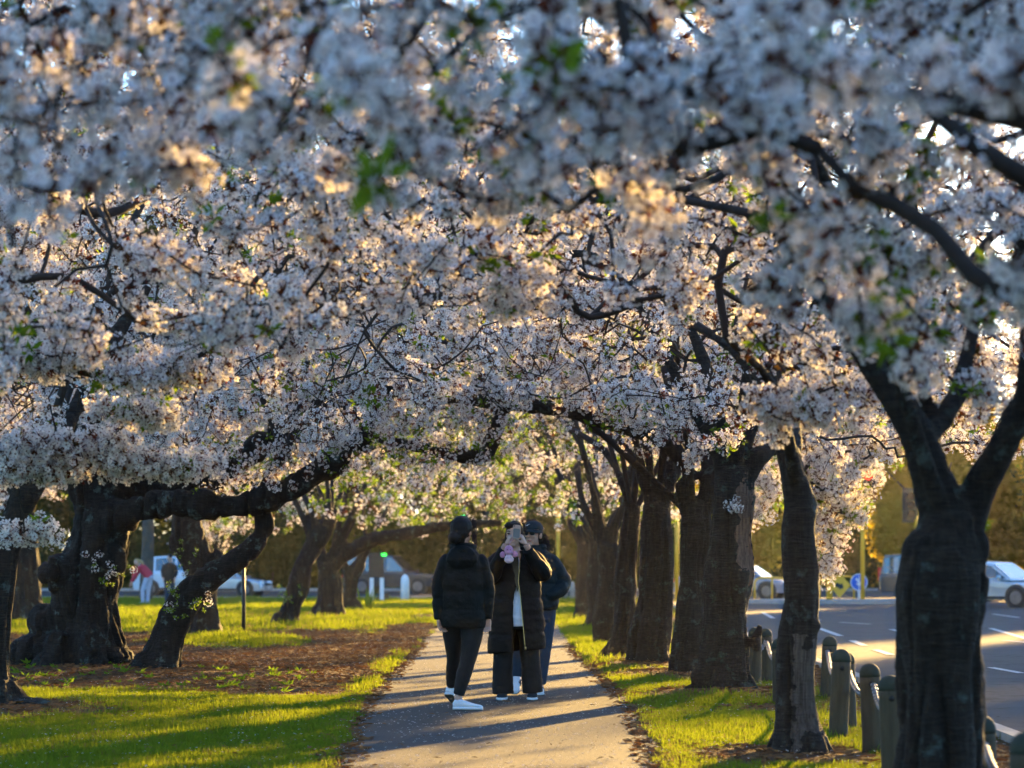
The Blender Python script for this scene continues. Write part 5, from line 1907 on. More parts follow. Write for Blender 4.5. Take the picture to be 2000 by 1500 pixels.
def rotz(P, a):
    c, s = math.cos(a), math.sin(a)
    P = np.array(P, dtype=float)
    P[..., 0], P[..., 1] = P[..., 0] * c - P[..., 1] * s, P[..., 0] * s + P[..., 1] * c
    return P


def blob(mb, name, mat, parent, voxel=.008, sm=2, wr=0.0, seed=0):
    me = remesh(np.concatenate(mb.V), mb.Fc, voxel, sm)
    if wr:
        co, no = get_co(me), get_no(me)
        d = (vnoise(co * [9, 9, 16], seed) * .6 + vnoise(co * [20, 20, 34], seed + 1) * .4) * wr
        me.vertices.foreach_set('co', (co + no * d[:, None]).ravel())
    me.materials.clear()
    me.materials.append(mat)
    me.polygons.foreach_set('use_smooth', np.ones(len(me.polygons), dtype=bool))
    me.update()
    me.name = name
    return obj(name, me, parent)


class Head:
    def __init__(s, c, yaw, tilt=0.0):
        s.c, s.yaw = np.array(c, dtype=float), yaw

    def p(s, q):
        return rotz(q, s.yaw) + s.c


def add_head(mb, H):
    for c, r in (((0, .012, .018), (.073, .092, .100)), ((0, -.022, -.040), (.058, .066, .078)), ((0, -.062, -.094), (.026, .022, .020)),
                 ((-.074, .012, -.012), (.013, .022, .032)), ((.074, .012, -.012), (.013, .022, .032)), ((-.03, -.074, -.018), (.026, .018, .022)), ((.03, -.074, -.018), (.026, .018, .022))):
        mb.ell(H.p(c), r, rot=(0, 0, H.yaw))
    mb.tube(H.p([(0, -.088, .018), (0, -.103, -.008), (0, -.108, -.028)]), [.007, .010, .014], 8)
    mb.tube(H.p([(0, .012, -.05), (0, .022, -.12), (0, .030, -.20)]), [.050, .050, .056], 14)


def face_parts(H, root, closed=False):
    for s in (-1, 1):
        e = MB(); e.ell(H.p((s * .031, -.083, .008)), (.014, .009, .0075), rot=(0, 0, H.yaw), nu=10, nv=6)
        e.build('eye', M['eye'], root)
        b = MB(); b.tube(H.p([(s * .014, -.090, .026), (s * .032, -.088, .032), (s * .05, -.074, .027)]), [.0035, .0045, .003], 6)
        b.build('eyebrow', M['hair'], root)
    m = MB(); m.tube(H.p([(-.024, -.081, -.060), (-.010, -.090, -.059), (0, -.0915, -.061), (.010, -.090, -.059), (.024, -.081, -.060)]), [.003, .006, .0065, .006, .003], 8)
    m.build('mouth', M['lip'], root)


def add_hand(mb, wrist, d, n, side, curl=.5, s=1.0, spread=.25):
    """palm and five fingers; d = finger direction, n = palm normal (fingers curl to it), side = towards the thumb"""
    wrist, d, n = np.array(wrist, dtype=float), unit(np.array(d, dtype=float)), np.array(n, dtype=float)
    n = unit(n - d * np.dot(n, d)); w = np.cross(d, n)
    if np.dot(w, side) < 0:
        w = -w
    for k, off in enumerate((-.026, -.009, .009, .026)):
        mb.tube([wrist + w * off * .6 * s, wrist + d * .05 * s + w * off * s, wrist + d * .092 * s + w * off * 1.05 * s], [.015 * s, .0155 * s, .0125 * s], 8)
    for off, L in ((.030, .072), (.0105, .080), (-.0095, .074), (-.029, .060)):
        p = wrist + d * .088 * s + w * off * s
        pts = [p]; a = 0
        for seg, f in ((.45, .55), (.30, 1.0), (.25, .8)):
            a += curl * f
            p = p + (d * math.cos(a) + n * math.sin(a) + w * off * spread * 3) * L * seg * s
            pts.append(p)
        mb.tube(pts, [.0098 * s, .0092 * s, .0085 * s, .0070 * s], 8)
    p = wrist + d * .022 * s + w * .026 * s
    q = p + (d * .6 + w * .65 + n * .35) * .038 * s
    r = q + (d * .85 + w * .15 + n * .45) * .032 * s
    e = r + (d * .9 + n * .5) * .024 * s
    mb.tube([p, q, r, e], [.015 * s, .0125 * s, .0105 * s, .008 * s], 8)


def quilt(z, z0, h, amp):
    return 1 + amp * abs(math.sin(math.pi * (z - z0) / h)) ** .6 - amp * .5


def torso(mb, rings, z0, h, amp, step=.012, seg=34, power=2.3):
    P = np.array(rings, dtype=float)[np.argsort([r[2] for r in rings])]
    P = P[np.argsort(P[:, 2])]
    S = smooth_path(P[:, [2, 0, 1, 3, 4]], .02) if False else None
    zs = np.arange(P[0, 2], P[-1, 2] + 1e-6, step)
    out = []
    for z in zs:
        r = [np.interp(z, P[:, 2], P[:, k]) for k in range(5)]
        q = quilt(z, z0, h, amp) if z < P[-1, 2] - .1 else 1
        out.append((r[0], r[1], z, r[3] * q, r[4] * q))
    V, Fc = loft(out, seg, power)
    mb.add(V, Fc)


def sleeve(mb, pts, h=.10, amp=.10, seg=14):
    S = smooth_path(pts, .014)
    L = np.r_[0, np.cumsum(np.linalg.norm(np.diff(S[:, :3], axis=0), axis=1))]
    r = S[:, 3] * np.array([1 + amp * abs(math.sin(math.pi * l / h)) ** .6 - amp * .5 for l in L])
    mb.tube(S[:, :3], r, seg)


def shoe(root, heel, toe, up=(0, 0, 1), w=.046, mat='sneaker', stripes=0, name='sneaker'):
    heel, toe, up = (np.array(v, dtype=float) for v in (heel, toe, up))
    d = unit(toe - heel); up = unit(up - d * np.dot(up, d)); s = np.cross(d, up)
    L = np.linalg.norm(toe - heel)
    # upper and sole lofted along the foot: (position, half width, height)
    st = [(0.0, .030, .060), (.06, .037, .082), (.22, .040, .090), (.38, .040, .078), (.55, .046, .060), (.72, .049, .048), (.88, .044, .040), (.97, .030, .032), (1.0, .016, .024)]
    def ring(t, hw, z0, z1, k=12):
        c = heel + d * L * t
        q = []
        for j in range(k):
            a = 2 * math.pi * j / k
            q.append(c + s * hw * w / .046 * math.copysign(abs(math.cos(a)) ** .6, math.cos(a)) + up * ((z0 + z1) / 2 + (z1 - z0) / 2 * math.copysign(abs(math.sin(a)) ** .7, math.sin(a))))
        return q
    def skin_(rows):
        V = [v for r in rows for v in r]; k = len(rows[0])
        Fc = [[i * k + j, i * k + (j + 1) % k, (i + 1) * k + (j + 1) % k, (i + 1) * k + j] for i in range(len(rows) - 1) for j in range(k)]
        Fc += [list(range(k))[::-1], [(len(rows) - 1) * k + j for j in range(k)]]
        return V, Fc
    so = MB().add(*skin_([ring(t, hw + .004, -.004, .024) for t, hw, h in st])).build('sole', M['sneaker'] if mat == 'sneaker' else M['sole'], None)
    us = MB().add(*skin_([ring(t, hw + .003, -.007, -.002) for t, hw, h in st])).build('outsole', M['sole'], None)
    up_ = MB().add(*skin_([ring(t, hw, .018, h) for t, hw, h in st])).build(name, M[mat], root)
    so.parent = up_; us.parent = up_
    if stripes:
        for k in range(3):
            t = .36 + .10 * k
            for sg in (-1, 1):
                c = heel + d * L * t
                q = [c + s * sg * .0455 + up * .028, c + s * sg * .043 + up * .05 - d * .008, c + s * sg * .034 + up * .07 - d * .016]
                MB().tube(q, [.0055] * 3, 6).build('stripe', M['jeans'], up_)
    return up_


# --- walker on the left, seen from behind
def person_a():
    D = 24.05
    t = thing('person', 'person seen from behind in black hip length puffer jacket, black leggings and white sneakers', 'person', ((905 - 1000) / F * D, D, 0.006))
    H = Head((-.008, .0, 1.515), R(152))
    b = MB()
    add_head(b, H)
    b.add(*loft([(0, .0, .74, .15, .10), (0, .0, .85, .165, .115), (0, 0, 1.0, .13, .10), (0, 0, 1.18, .14, .11), (0, 0, 1.27, .12, .085), (0, .0, 1.34, .06, .06)], 24))
    for s, hip, knee, ank in ((-1, (-.09, .02, .80), (-.085, .16, .44), (-.115, .42, .165)), (1, (.085, 0, .80), (.045, -.02, .43), (-.045, -.05, .10))):
        b.tube(smooth_path([hip, knee, ank], .05), np.interp(np.linspace(0, 1, len(smooth_path([hip, knee, ank], .05))), [0, .5, .62, .75, 1], [.075, .048, .044, .046, .032]), 12)
    b.tube([(-.115, .42, .17), (-.10, .46, .08)], [.035, .04], 10)
    b.tube([(-.045, -.05, .12), (-.03, -.055, .05)], [.035, .04], 10)
    for s, sh, elb, wr in ((-1, (-.14, 0, 1.24), (-.20, .0, 1.02), (-.197, -.02, .80)), (1, (.135, 0, 1.24), (.195, .0, 1.02), (.197, -.01, .80))):
        b.tube([sh, elb, wr], [.05, .042, .03], 12)
        add_hand(b, np.array(wr) + [0, 0, -.01], (.12 if s < 0 else .02, -.05, -1), (0 if s > 0 else .6, -.8, .1), (0, 1 if s < 0 else -1, 0) if s < 0 else (-.6, -1, 0), .5, .95)
    blob(b, 'body', M['skin'], t, .0058, 1)
    j = MB()
    torso(j, [(.0, 0, .69, .186, .145), (.0, 0, .76, .194, .15), (0, 0, .95, .184, .145), (0, 0, 1.12, .182, .142), (0, 0, 1.22, .17, .135), (0, 0, 1.29, .150, .115), (0, 0, 1.34, .12, .10), (0, 0, 1.385, .085, .085), (0, 0, 1.41, .07, .07)], .69, .155, .055)
    sleeve(j, [(-.11, 0, 1.275, .065), (-.145, 0, 1.235, .072), (-.183, 0, 1.13, .066), (-.208, .0, 1.02, .061), (-.208, -.01, .88, .053), (-.197, -.02, .765, .045)], .12)
    sleeve(j, [(.11, 0, 1.275, .065), (.142, 0, 1.235, .072), (.178, 0, 1.13, .066), (.203, .0, 1.02, .061), (.205, -.01, .88, .053), (.198, -.01, .765, .045)], .12)
    j.ell((-.01, -.115, 1.275), (.135, .055, .095)); j.ell((-.01, -.10, 1.335), (.105, .06, .05))
    j.tube([(.09 * math.cos(a), .085 * math.sin(a), 1.375) for a in np.linspace(0, 6.283, 20)], [.028] * 20, 8)
    blob(j, 'jacket', M['puffer'], t, .0075, 1, .009, 3)
    c = MB(); c.box((.213, -.050, 1.10), (.026, .012, .028)); c.build('label_patch', M['orange'], t, smooth=False)
    l = MB()
    l.add(*loft([(0, .0, .70, .17, .125), (0, .0, .82, .175, .13), (0, 0, .95, .16, .12)], 24))
    for pts in ([(-.085, .02, .80, .105), (-.088, .09, .62, .088), (-.085, .17, .44, .062), (-.098, .29, .30, .058), (-.112, .40, .19, .043)],
                [(.085, 0, .80, .108), (.07, -.01, .62, .094), (.045, -.025, .44, .068), (.0, -.04, .28, .064), (-.04, -.05, .125, .046)]):
        S = smooth_path(pts, .02)
        l.tube(S[:, :3], S[:, 3], 16)
    blob(l, 'leggings', M['leggings'], t, .0085, 1, .004, 5)
    shoe(t, (-.140, .36, .115), (-.045, .55, .012), (-.2, -.35, 1))
    shoe(t, (-.085, -.05, .006), (.165, -.085, .004))
    h = MB()
    h.ell(H.p((0, .018, .024)), (.096, .107, .102), rot=(0, 0, H.yaw))
    h.ell(H.p((0, .058, -.018)), (.080, .066, .076), rot=(0, 0, H.yaw))
    h.ell(H.p((.012, .112, -.062)), (.055, .048, .052)); h.ell(H.p((0, .062, -.085)), (.052, .042, .05))
    for k in range(5):
        a = k * 1.256
        h.ell(H.p((.028 * math.cos(a), .105, -.04 + .028 * math.sin(a))), (.024, .022, .022))
    blob(h, 'hair', M['hair'], t, .007, 1, .006, 8)
    rng = np.random.default_rng(3)
    s = MB()
    for k in range(130):
        a = rng.uniform(-1.4, 1.4); z = rng.uniform(-.09, .10)
        sx = rng.choice([-1, 1], p=[.35, .65])
        p = np.array([sx * .08, rng.uniform(-.03, .04) , z]); e = p + [sx * rng.uniform(.01, .05), rng.normal() * .02, -rng.uniform(-.01, .10)]
        q = H.p([p, (p + e) / 2 + [sx * .015, 0, .01], e]) if False else np.array([H.c + p, H.c + (p + e) / 2 + [sx * .014, 0, .008], H.c + e])
        s.tube(q, [.0024, .002, .0012], 4, cap=False)
    s.build('loose_hair', M['hair'], t, kind='stuff')
    face_parts(H, t)
    return t


# --- walker in the middle, taking a picture
def person_b():
    D = 25.9
    base = ((1008 - 1000) / F * D, D, 0.006)
    t = thing('person', 'person in a long open black coat and wide black trousers holding up a phone', 'person', base)
    H = Head((-.018, -.02, 1.50), R(-14))
    b = MB()
    add_head(b, H)
    b.add(*loft([(0, .0, .76, .15, .10), (0, .0, .87, .16, .11), (0, 0, 1.0, .125, .095), (0, 0, 1.2, .15, .11), (0, 0, 1.31, .15, .085), (0, .01, 1.36, .06, .06)], 24))
    for hip, knee, ank in (((-.09, 0, .80), (-.115, .0, .43), (-.12, .02, .09)), ((.09, 0, .80), (.12, .0, .43), (.145, .02, .09))):
        b.tube([hip, knee, ank, np.array(ank) + [0, -.03, -.05]], [.08, .052, .036, .036], 12)
    wl, wr_ = np.array((-.095, -.285, 1.405)), np.array((.090, -.285, 1.405))
    b.tube([(-.165, 0, 1.285), (-.215, -.13, 1.13), wl], [.05, .04, .029], 12)
    b.tube([(.165, 0, 1.285), (.235, -.13, 1.15), wr_], [.05, .04, .029], 12)
    add_hand(b, wl + [0.006, -.01, .008], (.52, -.22, .80), (.75, .35, -.4), (.45, -.9, .35), 1.15, .88, .1)
    add_hand(b, wr_ + [-0.006, -.01, .008], (-.45, -.22, .85), (-.75, .35, -.4), (-.45, -.9, .35), 1.15, .88, .1)
    blob(b, 'body', M['skin'], t, .0055, 1)
    # open coat
    c = MB()
    rows = []
    for z in np.arange(.44, 1.33, .012):
        rx = np.interp(z, [.44, .6, .8, 1.0, 1.15, 1.27, 1.33], [.262, .258, .240, .222, .214, .19, .145])
        ry = np.interp(z, [.44, .8, 1.0, 1.2, 1.33], [.185, .165, .150, .142, .10])
        q = quilt(z, .44, .16, .05)
        rx, ry = rx * q, ry * q
        xl = np.interp(z, [.44, .95, 1.06, 1.25, 1.33], [-.028, -.024, .008, -.035, -.05])
        xr = np.interp(z, [.44, .95, 1.06, 1.25, 1.33], [.078, .030, .014, .028, .04])
        a0 = -math.pi / 2 + math.asin(xr / rx)
        a1 = 1.5 * math.pi + math.asin(xl / rx)
        an = np.linspace(a0, a1, 44)
        def ringp(k):
            return [(math.copysign(abs(math.cos(a)) ** .9, math.cos(a)) * (rx - k) + .004, math.copysign(abs(math.sin(a)) ** .9, math.sin(a)) * (ry - k), z + .10 * math.cos(a) * rx * (1 - (z - .44) / .9) * .9) for a in an]
        rows.append(ringp(0) + ringp(.030)[::-1])
    V = [v for r in rows for v in r]; k = len(rows[0])
    Fc = [[i * k + j, i * k + (j + 1) % k, (i + 1) * k + (j + 1) % k, (i + 1) * k + j] for i in range(len(rows) - 1) for j in range(k)]
    Fc += [[j, j + 1, k - 2 - j, k - 1 - j][::-1] for j in range(k // 2 - 1)]
    o_ = (len(rows) - 1) * k
    Fc += [[o_ + j, o_ + j + 1, o_ + k - 2 - j, o_ + k - 1 - j] for j in range(k // 2 - 1)]
    c.add(V, Fc)
    sleeve(c, [(-.13, .02, 1.30, .085), (-.19, -.02, 1.22, .088), (-.222, -.12, 1.13, .082), (-.165, -.21, 1.235, .066), (-.108, -.275, 1.36, .050)], .13, .10)
    sleeve(c, [(.13, .02, 1.30, .085), (.19, -.02, 1.24, .088), (.242, -.12, 1.15, .082), (.175, -.21, 1.245, .066), (.104, -.275, 1.36, .050)], .13, .10)
    c.tube([(.10 * math.cos(a), .09 * math.sin(a) + .01, 1.345 + .02 * math.sin(a)) for a in np.linspace(-1.15, 4.29, 20)], [.032] * 20, 8)
    c.ell((0, .13, 1.29), (.13, .06, .09))
    blob(c, 'coat', M['coat'], t, .0078, 1, .008, 13)
    z_ = MB()
    zz = np.arange(.47, 1.27, .02)
    front = lambda x, z: -np.interp(z, [.44, .8, 1.0, 1.2, 1.33], [.185, .165, .150, .142, .10]) * 1.03 * math.sqrt(max(0, 1 - (x / .22) ** 2)) - .004
    xs = np.interp(zz, [.44, .95, 1.06, 1.25, 1.33], [.080, .032, .016, .03, .042])
    z_.tube([(x + .004, front(x, z), z + .012) for x, z in zip(xs, zz)], [.003] * len(zz), 6)
    z_.box((.085, front(.08, .46) - .004, .47), (.016, .01, .03))
    z_.build('zip', M['gold'], t)
    pl = MB()
    pl.add([(-.055, -.125, 1.30), (.02, -.130, 1.30), (.028, -.158, 1.02), (.010, -.160, .98), (-.055, -.105, 1.30), (.02, -.11, 1.30), (.028, -.138, 1.02), (.01, -.14, .98)], [[0, 1, 2, 3], [7, 6, 5, 4], [0, 4, 5, 1], [1, 5, 6, 2], [2, 6, 7, 3], [3, 7, 4, 0]])
    pl.build('coat_facing', M['olive'], t, smooth=False)
    s = MB()
    s.add(*loft([(0, -.01, .665, .165, .128), (0, -.01, .80, .165, .125), (0, 0, 1.0, .15, .115), (0, 0, 1.2, .16, .115), (0, 0, 1.30, .13, .09)], 26))
    blob(s, 'shirt', M['shirt'], t, .01, 1, .006, 17)
    l = MB()
    l.add(*loft([(0, .0, .64, .18, .125), (0, .0, .80, .172, .122), (0, 0, .92, .15, .11)], 26))
    for pts in ([(-.085, 0, .80, .105), (-.108, .0, .60, .098), (-.118, .0, .40, .090), (-.122, .0, .20, .094), (-.118, .0, .05, .100)],
                [(.085, 0, .80, .105), (.112, .0, .60, .098), (.128, .0, .40, .090), (.143, .0, .20, .092), (.152, .0, .06, .098)]):
        S = smooth_path(pts, .02)
        l.tube(S[:, :3], S[:, 3], 18)
    blob(l, 'trousers', M['trouser'], t, .009, 1, .006, 19)
    shoe(t, (-.115, .05, .004), (-.135, -.19, .004), mat='capcloth', name='shoe')
    shoe(t, (.15, .05, .004), (.145, -.17, .004), mat='capcloth', name='shoe')
    for ob in [o for o in t.children if o.name.startswith('shoe')]:
        for ch in ob.children:
            if ch.name.startswith('sole'):
                ch.data.materials.clear(); ch.data.materials.append(M['sneaker'])
    h = MB()
    h.ell(H.p((0, .032, .034)), (.086, .098, .100), rot=(0, 0, H.yaw))
    h.ell(H.p((.068, .02, -.03)), (.030, .055, .075), rot=(0, 0, H.yaw)); h.ell(H.p((-.070, .03, -.02)), (.022, .05, .06), rot=(0, 0, H.yaw))
    h.ell(H.p((.03, -.05, .085)), (.055, .04, .03), rot=(0, 0, H.yaw)); h.ell(H.p((-.03, -.05, .082)), (.05, .04, .03), rot=(0, 0, H.yaw))
    h.ell(H.p((.02, .12, -.05)), (.045, .04, .06))
    blob(h, 'hair', M['hair'], t, .007, 1, .006, 23)
    rng = np.random.default_rng(6)
    st = MB()
    for k in range(50):
        z = rng.uniform(-.10, .10); sx = rng.choice([-1, 1], p=[.2, .8])
        p = np.array([sx * .085, rng.uniform(-.02, .06), z]); e = p + [sx * rng.uniform(.005, .035), rng.normal() * .02, -rng.uniform(-.01, .06)]
        st.tube(np.array([H.c + p, H.c + (p + e) / 2 + [sx * .01, 0, .008], H.c + e]), [.0024, .002, .0012], 4, cap=False)
    st.build('loose_hair', M['hair'], t, kind='stuff')
    face_parts(H, t)
    # sunglasses pushed up on the head: worn, a thing of their own would float, so a part
    g = MB()
    for sx in (-1, 1):
        g.ell(H.p((sx * .032, -.078, .098)), (.027, .010, .017), rot=(.5, 0, H.yaw), nu=12, nv=6)
        g.tube(H.p([(sx * .058, -.065, .10), (sx * .082, .0, .06)]), [.003, .003], 6)
    g.tube(H.p([(-.01, -.085, .10), (.01, -.085, .10)]), [.003, .003], 6)
    g.build('sunglasses', M['black'], t)
    # phone (held: its own thing) and the plush hanging from it
    B = np.array(base)
    pc = B + [.004, -.375, 1.520]
    ph = thing('phone', 'phone in a pale rose case held up in front of the face', 'phone', pc)
    ph.rotation_euler = (R(-6), R(4), 0)
    cs = MB()
    w_, h_, e_ = .036, .064, .0055
    V, Fc = loft([(0, 0, -e_, w_ - .003, h_ - .003), (0, 0, -e_ * .4, w_, h_), (0, 0, e_ * .6, w_, h_), (0, 0, e_, w_ - .003, h_ - .003)], 40, 7.0)
    cs.add(np.c_[V[:, 0], V[:, 2], V[:, 1]], Fc)
    cs.build('case', M['phonecase'], ph, smooth=False)
    cs = MB(); V, Fc = loft([(0, -.012, 0, w_ - .006, h_ - .022), (0, -.012, .0018, w_ - .006, h_ - .022)], 40, 8.0)
    cs.add(np.c_[V[:, 0], -V[:, 2] - e_ * 1.02, V[:, 1]], Fc); cs.build('back_panel', M['phone'], ph, smooth=False)
    cs = MB(); cs.tube([(-.024, -e_ - .0005, .052), (-.024, -e_ - .004, .052)], [.0055, .0055], 12); cs.build('camera_lens', M['eye'], ph)
    scr = MB(); scr.box((0, e_ + .001, 0), (.064, .0012, .116)); scr.build('screen', M['glass'], ph, smooth=False)
    q = B + [-.066, -.385, 1.315]
    pt = thing('plush_charm', 'fluffy pink plush animal charm dangling from the phone', 'plush toy', q)
    def fl(name, shapes, m, seed):
        a = MB()
        for c_, r_ in shapes:
            a.ell(c_, r_)
        return blob(a, name, M[m], pt, .0055, 1, .006, seed)
    fl('head', [((0, 0, .042), (.042, .040, .046)), ((0, -.03, .022), (.024, .02, .016))], 'pink', 31)
    fl('torso', [((0, 0, -.04), (.044, .036, .036)), ((0, 0, -.008), (.026, .024, .02))], 'plushpale', 32)
    fl('ear', [((-.056, 0, .0), (.026, .02, .030))], 'pink', 33); fl('ear', [((.056, 0, .004), (.026, .02, .030))], 'pink', 34)
    fl('paw', [((-.022, -.03, -.02), (.014, .012, .012))], 'plushpale', 35); fl('paw', [((.022, -.03, -.02), (.014, .012, .012))], 'plushpale', 36)
    for sx in (-1, 1):
        e = MB(); e.ell((sx * .014, -.040, .045), (.004, .003, .004), nu=8, nv=5); e.build('eye', M['eye'], pt)
    lp = MB(); lp.tube([(0, 0, .08), (.01, .0, .11), (.035, .01, .145)], [.0022] * 3, 6); lp.build('cord', M['pink'], pt)
    return t


# --- walker at the back, in a cap
def person_c():
    D = 26.9
    t = thing('person', 'person in a dark cap, padded jacket and blue jeans half hidden behind the photographer', 'person', ((1043 - 1000) / F * D, D, 0.006))
    H = Head((-.01, .0, 1.515), R(-24))
    b = MB()
    add_head(b, H)
    b.add(*loft([(.03, .0, .76, .15, .10), (.03, .0, .87, .165, .11), (.02, 0, 1.0, .13, .10), (.02, 0, 1.2, .155, .11), (.01, 0, 1.32, .15, .085), (0, .01, 1.37, .06, .06)], 24))
    b.tube([(.10, 0, .80), (.095, .02, .43), (.055, .06, .09), (.055, .04, .05)], [.08, .054, .037, .036], 12)
    b.tube([(-.06, 0, .80), (-.13, -.04, .45), (-.165, .10, .17), (-.165, .08, .10)], [.08, .054, .037, .036], 12)
    b.tube([(.17, 0, 1.29), (.27, .03, 1.06), (.165, -.11, .955)], [.05, .042, .03], 12)
    add_hand(b, (.175, -.085, .955), (-.75, .35, -.5), (0, .9, -.2), (0, -.2, 1), .4, .85)
    b.tube([(-.15, 0, 1.29), (-.23, .02, 1.04), (-.12, -.12, .95)], [.05, .042, .03], 12)
    add_hand(b, (-.13, -.09, .95), (.75, .35, -.5), (0, .9, -.2), (0, -.2, 1), .4, .85)
    blob(b, 'body', M['skin'], t, .0062, 1)
    j = MB()
    torso(j, [(.03, 0, .80, .185, .150), (.03, 0, .88, .205, .155), (.03, 0, 1.0, .20, .150), (.02, 0, 1.15, .205, .148), (.01, 0, 1.26, .20, .14), (.01, 0, 1.33, .16, .115), (.0, 0, 1.385, .09, .09), (0, 0, 1.42, .078, .08)], .80, .125, .07)
    sleeve(j, [(.10, 0, 1.275, .07), (.16, 0, 1.245, .084), (.222, .01, 1.15, .086), (.27, .03, 1.07, .080), (.24, -.05, .99, .072), (.175, -.105, .95, .062), (.13, -.105, .93, .055)], .11, .12)
    sleeve(j, [(-.10, 0, 1.275, .07), (-.155, 0, 1.265, .086), (-.20, .01, 1.19, .085), (-.235, .02, 1.05, .078), (-.20, -.06, .98, .07), (-.13, -.11, .95, .06), (-.09, -.11, .93, .055)], .11, .12)
    j.ell((0, .11, 1.31), (.12, .055, .085))
    j.tube([(.09 * math.cos(a), .085 * math.sin(a), 1.395) for a in np.linspace(-.9, 4.0, 18)], [.030] * 18, 8)
    blob(j, 'jacket', M['puffer2'], t, .0078, 1, .008, 43)
    l = MB()
    l.add(*loft([(.03, .0, .70, .165, .12), (.03, .0, .82, .175, .125), (.03, 0, .95, .155, .115)], 26))
    for pts in ([(.11, 0, .80, .10), (.105, .01, .62, .088), (.095, .02, .43, .070), (.075, .045, .25, .064), (.055, .06, .10, .056)],
                [(-.055, 0, .80, .10), (-.10, -.03, .62, .088), (-.135, -.045, .45, .070), (-.15, .03, .31, .064), (-.163, .10, .18, .054)]):
        S = smooth_path(pts, .02)
        l.tube(S[:, :3], S[:, 3], 16)
    blob(l, 'jeans', M['jeans'], t, .0088, 1, .006, 47)
    shoe(t, (.05, .10, .004), (.045, -.15, .004), stripes=1)
    shoe(t, (-.155, .13, .115), (-.195, -.085, .012), (0, -.5, 1), stripes=1)
    h = MB()
    h.ell(H.p((0, .030, .020)), (.084, .094, .098), rot=(0, 0, H.yaw))
    for dx, dy, dz, r in ((.065, .03, -.06, .034), (.085, .04, -.12, .034), (.10, .05, -.18, .030), (.115, .06, -.235, .022), (-.06, .05, -.06, .03), (-.05, .07, -.13, .03), (.03, .09, -.06, .05), (.05, .10, -.14, .05), (.06, .11, -.21, .04)):
        h.ell(H.c + [dx, dy, dz], (r, r, r * 1.5))
    blob(h, 'hair', M['hair'], t, .008, 1, .006, 53)
    rng = np.random.default_rng(8)
    st = MB()
    for k in range(60):
        p = np.array([.095 + rng.normal() * .015, rng.uniform(-.0, .06), rng.uniform(-.10, .02)]); e = p + [rng.uniform(.02, .085), rng.normal() * .02, -rng.uniform(.06, .15)]
        st.tube(np.array([H.c + p, H.c + (p + e) / 2 + [.012, 0, .008], H.c + e]), [.0024, .002, .0012], 4, cap=False)
    st.build('loose_hair', M['hair'], t, kind='stuff')
    face_parts(H, t)
    g = MB()
    for sx in (-1, 1):
        g.ell(H.p((sx * .032, -.090, .008)), (.027, .010, .019), rot=(0, 0, H.yaw), nu=12, nv=6)
        g.tube(H.p([(sx * .058, -.080, .012), (sx * .078, .0, .01)]), [.003, .003], 6)
    g.build('sunglasses', M['black'], t)
    # cap: crown and brim, with its small white tick
    c = MB()
    V, Fc = [], []
    nu, nv = 26, 8
    for jx in range(nv + 1):
        a = jx / nv * math.pi / 2
        for k in range(nu):
            q = 2 * math.pi * k / nu
            V.append((.092 * math.cos(a) ** .8 * math.cos(q), .108 * math.cos(a) ** .8 * math.sin(q) + .012, .045 + .085 * math.sin(a)))
    for jx in range(nv):
        for k in range(nu):
            Fc.append([jx * nu + k, jx * nu + (k + 1) % nu, (jx + 1) * nu + (k + 1) % nu, (jx + 1) * nu + k])
    c.add(H.p(np.array(V)), Fc)
    cap = c.build('cap', M['capcloth'], t)
    br = MB()
    V = []
    for f in (0, 1):
        for k in range(11):
            a = math.pi + math.pi * k / 10
            rr = 1.0 + f * .0
            ext = .075 * math.sin(math.pi * k / 10) ** .7 * f
            V.append((.088 * math.cos(a), .10 * math.sin(a) - ext + .008, .050 - .022 * f - .012 * abs(math.cos(a))))
    V = H.p(np.array(V)); V2 = V + [0, 0, -.005]
    Fc = [[k, k + 1, 12 + k, 11 + k] for k in range(10)]
    br.add(np.vstack([V, V2]), Fc + [[i + 22 for i in f[::-1]] for f in Fc] + [[11 + k, 12 + k, 34 + k, 33 + k] for k in range(10)])
    b_ = br.build('brim', M['capcloth'], t)
    b_.parent = cap
    sw = MB()
    sx = [(-.026, .104), (-.018, .096), (-.006, .097), (.026, .111), (-.004, .092), (-.020, .088), (-.028, .094)]
    P = []
    for x, z in sx:
        u = (x - .012) / .092
        P.append((x - .012, -.1085 * math.cos(u) + .0145 - .004 + (z - .095) * .35, z - .010))
    sw.add(H.p(np.array(P)), [list(range(7))])
    k_ = sw.build('tick_emblem', M['white'], t, smooth=False)
    k_.parent = cap
    return t


person_a(); person_b(); person_c()


